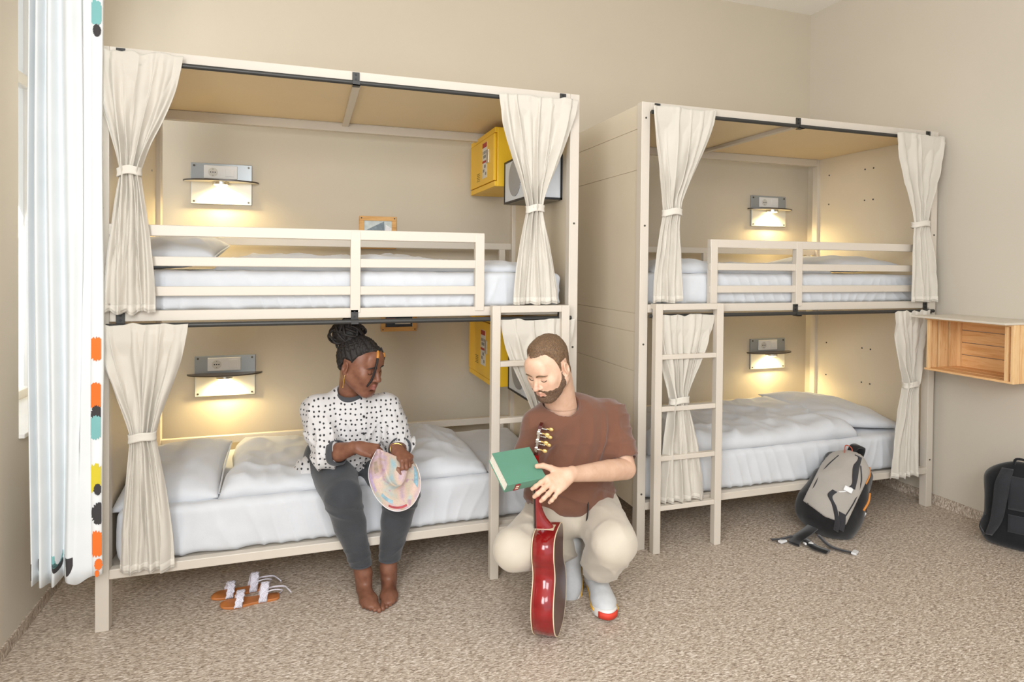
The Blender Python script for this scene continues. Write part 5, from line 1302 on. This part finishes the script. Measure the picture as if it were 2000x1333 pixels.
# ------------------------------------------------------------------ hiking backpack
def hiking_pack():
    t = Thing('backpack', 'grey and black hiking backpack with white buckles leaning before the right-hand bunk bed', 'backpack', (3.64, -.14, 0))
    GRY = fabric('light_grey_ripstop', '#a9a29a', .04, 500, .3); BK = fabric('black_ripstop', '#1d1c1d', .2, 500, .4); STR = fabric('charcoal_webbing', '#38373a', .1, 900, .4); WB = mat('white_buckle', '#e6e6e6', .4); OR = mat('orange_trim', '#d98a3c', .6)
    a = unit((.58, .06, .80)); nrm = unit(np.array((-.66, -.62, .30))); ez = a; ex = unit(nrm-ez*(nrm@ez)); ey = np.cross(ez, ex); B = np.stack([ex, ey, ez], 1)   # ex front, ey side, ez up the pack
    o = np.array((3.585, -.125, .035)); W = lambda p: o+B@np.array(p, float)
    sh = lambda g: g
    g = G((3.22, -.50, -.005), (4.12, .26, .56), .006)
    g.ell(W((.0, 0, .10)), (.115, .150, .13), B, .05); g.ell(W((.01, 0, .24)), (.105, .150, .17), B, .06); g.ell(W((-.01, 0, .38)), (.075, .115, .11), B, .05)
    g.box(W((-.05, 0, .22)), (.035, .13, .22), .03, B, .04)
    g.ell(W((-.02, -.11, .13)), (.07, .055, .11), B, .03); g.ell(W((-.02, .11, .13)), (.07, .055, .11), B, .03)
    g.disp(lambda P: -.006*vnoise(P, 12, 2)-.004*(1-2*np.abs(vnoise(P, 9, 5)))); g.plane((0, 0, .003), (0, 0, -1))
    body = nets(g, 'pack_body', BK, t, 1)
    f = G.__new__(G); f.__dict__.update(g.__dict__); I = np.nonzero(np.abs(g.F) < .05); P = np.stack([g.ax[i][I[i]] for i in range(3)], -1); L = (P-o)@B
    f.F = np.full(g.F.shape, 1., np.float32)
    reg = np.maximum.reduce([.012-L[:, 0]+.09*np.clip(L[:, 1], 0, 1)-.0*L[:, 2], np.abs(L[:, 1]+.012)-.118, .055-L[:, 2]+.2*np.abs(L[:, 1]), L[:, 2]-.50, -g.F[I]-.02])
    f.F[I] = np.maximum(g.F[I]-.006, reg)
    fp = nets(f, 'front_panel', GRY, t, 1)
    def on(p, d=ex, out=.008): return snap(g, W(p), np.array(d)*1., out)
    def strip(pts, name, m, wd, parent=t, th=.004, sd=None):
        P = sp([on(p) if len(p) == 3 else p for p in pts], 30); return M().ribbon(P, ey if sd is None else sd, wd, th).build(name, m, parent, smooth=180)
    strip([(.1, -.10, .07), (.1, -.112, .2), (.1, -.10, .32), (.06, -.07, .42)], 'panel_seam', STR, .006, fp, .006)
    strip([(.1, .085, .10), (.1, .095, .22), (.1, .085, .33), (.06, .05, .42)], 'panel_seam', STR, .006, fp, .006)
    strip([(.09, .02, .47), (.1, .03, .40), (.11, .045, .33), (.11, .055, .27)], 'compression_strap', STR, .038)
    strip([(.11, .055, .27), (.12, .035, .235), (.12, .01, .215)], 'strap_end', WB, .012)
    strip([(.12, -.01, .21), (.12, -.02, .17), (.12, .02, .13), (.12, .06, .07), (.1, .075, .02)], 'compression_strap', STR, .026)
    strip([(.12, .06, .12), (.12, .075, .08), (.11, .085, .035)], 'strap_pad', STR, .05)
    c = on((.12, .045, .25), out=.014); M().box((-.008, -.022, -.014), (.008, .022, .014), B, c).build('buckle', WB, t, smooth=0, bevel=.003)
    P = sp([on((.05, .135, .20), ey, .005), on((.04, .135, .26), ey, .005), on((.02, .135, .31), ey, .005)], 20); M().tube(P, .0055, 8).build('orange_zip', OR, t)
    P = sp([on((.06, .12, .34), ey, .004), on((.03, .12, .40), ey, .004), on((.0, .09, .45), ey, .004)], 20); M().tube(P, .004, 8).build('orange_zip', OR, t)
    # grab handle and shoulder straps at the top
    tp = W((-.03, 0, .47)); M().ribbon(sp([W((.0, -.02, .46)), W((-.0, -.02, .52)), W((-.04, .01, .55)), W((-.085, .02, .52)), W((-.10, .02, .44))], 26), ey, .045, .008).build('grab_handle', BK, t, smooth=180)
    M().tube(sp([W((.05, -.05, .45)), W((.06, -.06, .49)), W((.03, -.03, .50)), W((.02, -.01, .47))], 20), .003, 8).build('cord_loop', mat('red_cord', '#b5563f', .7), t)
    M().ribbon(sp([W((-.10, .05, .44)), W((-.13, .07, .34)), W((-.13, .07, .22)), W((-.10, .07, .12))], 26), ey, .055, .014).build('shoulder_strap', BK, t, smooth=180)
    for k, (p, q) in enumerate((((-.06, .14, .20), (-.06, .14, .145)),)):
        c = W((-.03, .165, .19)); M().box((-.012, -.006, -.02), (.012, .006, .02), B, c).build('buckle', WB, t, smooth=0, bevel=.003); c = W((-.03, .165, .135)); M().box((-.010, -.005, -.014), (.010, .005, .014), B, c).build('buckle', WB, t, smooth=0, bevel=.003)
        M().ribbon(sp([W((-.03, .14, .28)), W((-.03, .17, .2)), W((-.03, .165, .1))], 12), ex, .02, .003).build('side_strap', STR, t, smooth=180)
    # hip belt lying on the floor
    z = .012
    def floor_strap(pts, wd, nm='hip_belt', m=BK, th=.008): return M().ribbon(sp(pts, 30), np.array((0, 0, 1.)) if False else np.cross(unit(np.array(pts[-1])-np.array(pts[0])), (0, 0, 1.)), wd, th).build(nm, m, t, smooth=180)
    floor_strap([(3.55, -.12, .05), (3.46, -.16, .045), (3.38, -.17, .02), (3.335, -.20, z)], .06); floor_strap([(3.37, -.15, .03), (3.31, -.14, .018), (3.255, -.12, z)], .022, 'webbing', STR, .003)
    floor_strap([(3.40, -.21, .03), (3.41, -.27, .016), (3.44, -.33, z)], .045, 'hip_belt', BK, .010)
    floor_strap([(3.50, -.20, .04), (3.50, -.28, .016), (3.53, -.34, z), (3.56, -.37, z)], .028, 'webbing', STR, .003)
    for c, r in (((3.575, -.375, .010), .5), ((3.40, -.235, .022), -.3), ((3.30, -.155, .012), .2)):
        R_ = rotm(0, 0, r); M().box((-.024, -.013, -.006), (.024, .013, .006), R_, np.array(c)).build('buckle', WB, t, smooth=0, bevel=.003)
hiking_pack()

def black_pack():
    t = Thing('backpack', 'plain black backpack leaning on the right wall at the photo edge', 'backpack', (4.55, -.60, 0))
    BK = fabric('black_polyester', '#1b1c1f', .15, 500, .5); DG = fabric('charcoal_mesh', '#2f3034', .12, 300, .6)
    th_ = math.radians(-58); d = np.array((math.cos(th_), math.sin(th_), 0)); nrm = np.array((d[1], -d[0], 0)); lean = unit((0.06, .02, 1)); B = np.stack([d, -nrm, np.cross(d, -nrm)], 1)
    # local: x along the width (towards the camera side), y into the wall, z up
    o = np.array((4.515, -.575, .0)); 
    if B[2, 2] < 0: B[:, 2] *= -1
    W = lambda p: o+B@np.array(p, float)+np.array((.0, 0, 0))
    g = G((4.20, -1.0, -.005), (4.664, -.20, .52), .006)
    g.box(W((0, .0, .20)), (.155, .070, .20), .05, B, .03); g.ell(W((0, .01, .34)), (.145, .075, .125), B, .05); g.ell(W((0, -.0, .08)), (.165, .085, .09), B, .05)
    g.disp(lambda P: -.005*vnoise(P, 12, 7)); g.plane((0, 0, .003), (0, 0, -1)); g.plane((4.656, 0, 0), (1, 0, 0))
    nets(g, 'pack_body', BK, t, 1)
    for sx in (-1, 1):
        P = sp([snap(g, W((sx*.055, -.02, .43)), -B[:, 1], .010), snap(g, W((sx*.075, -.05, .36)), -B[:, 1], .018), snap(g, W((sx*.085, -.06, .26)), -B[:, 1], .022), snap(g, W((sx*.10, -.06, .15)), -B[:, 1], .02), snap(g, W((sx*.13, -.04, .06)), -B[:, 1], .01)], 30)
        M().ribbon(P, B[:, 0], np.interp(np.linspace(0, 1, 30), [0, .3, .7, 1], [.05, .065, .055, .03]), .014).build('shoulder_strap', DG, t, smooth=180)
    for z0, z1 in ((.10, .19), (.22, .40)):
        rows = [[snap(g, W((x, -.05, z)), -B[:, 1], .006) for x in np.linspace(-.05, .05, 8)] for z in np.linspace(z0, z1, 8)]
        M().grid(np.array(rows)).build('back_padding', DG, t, smooth=180, solid=.008, fix=False)
    M().tube(sp([W((-.03, -.03, .455)), W((-.02, -.03, .485)), W((.02, -.03, .485)), W((.03, -.03, .455))], 16), .007, 8).build('grab_handle', BK, t)
    M().ribbon(sp([W((-.15, -.06, .05)), W((-.17, -.08, .10)), W((-.15, -.06, .16))], 12), B[:, 1], .03, .006).build('side_webbing', DG, t, smooth=180)
    M().ribbon(sp([(4.56, -.78, .012), (4.50, -.80, .012), (4.44, -.80, .012)], 12), (0, 1, 0), .02, .006).build('loose_webbing', BK, t, smooth=180)
black_pack()
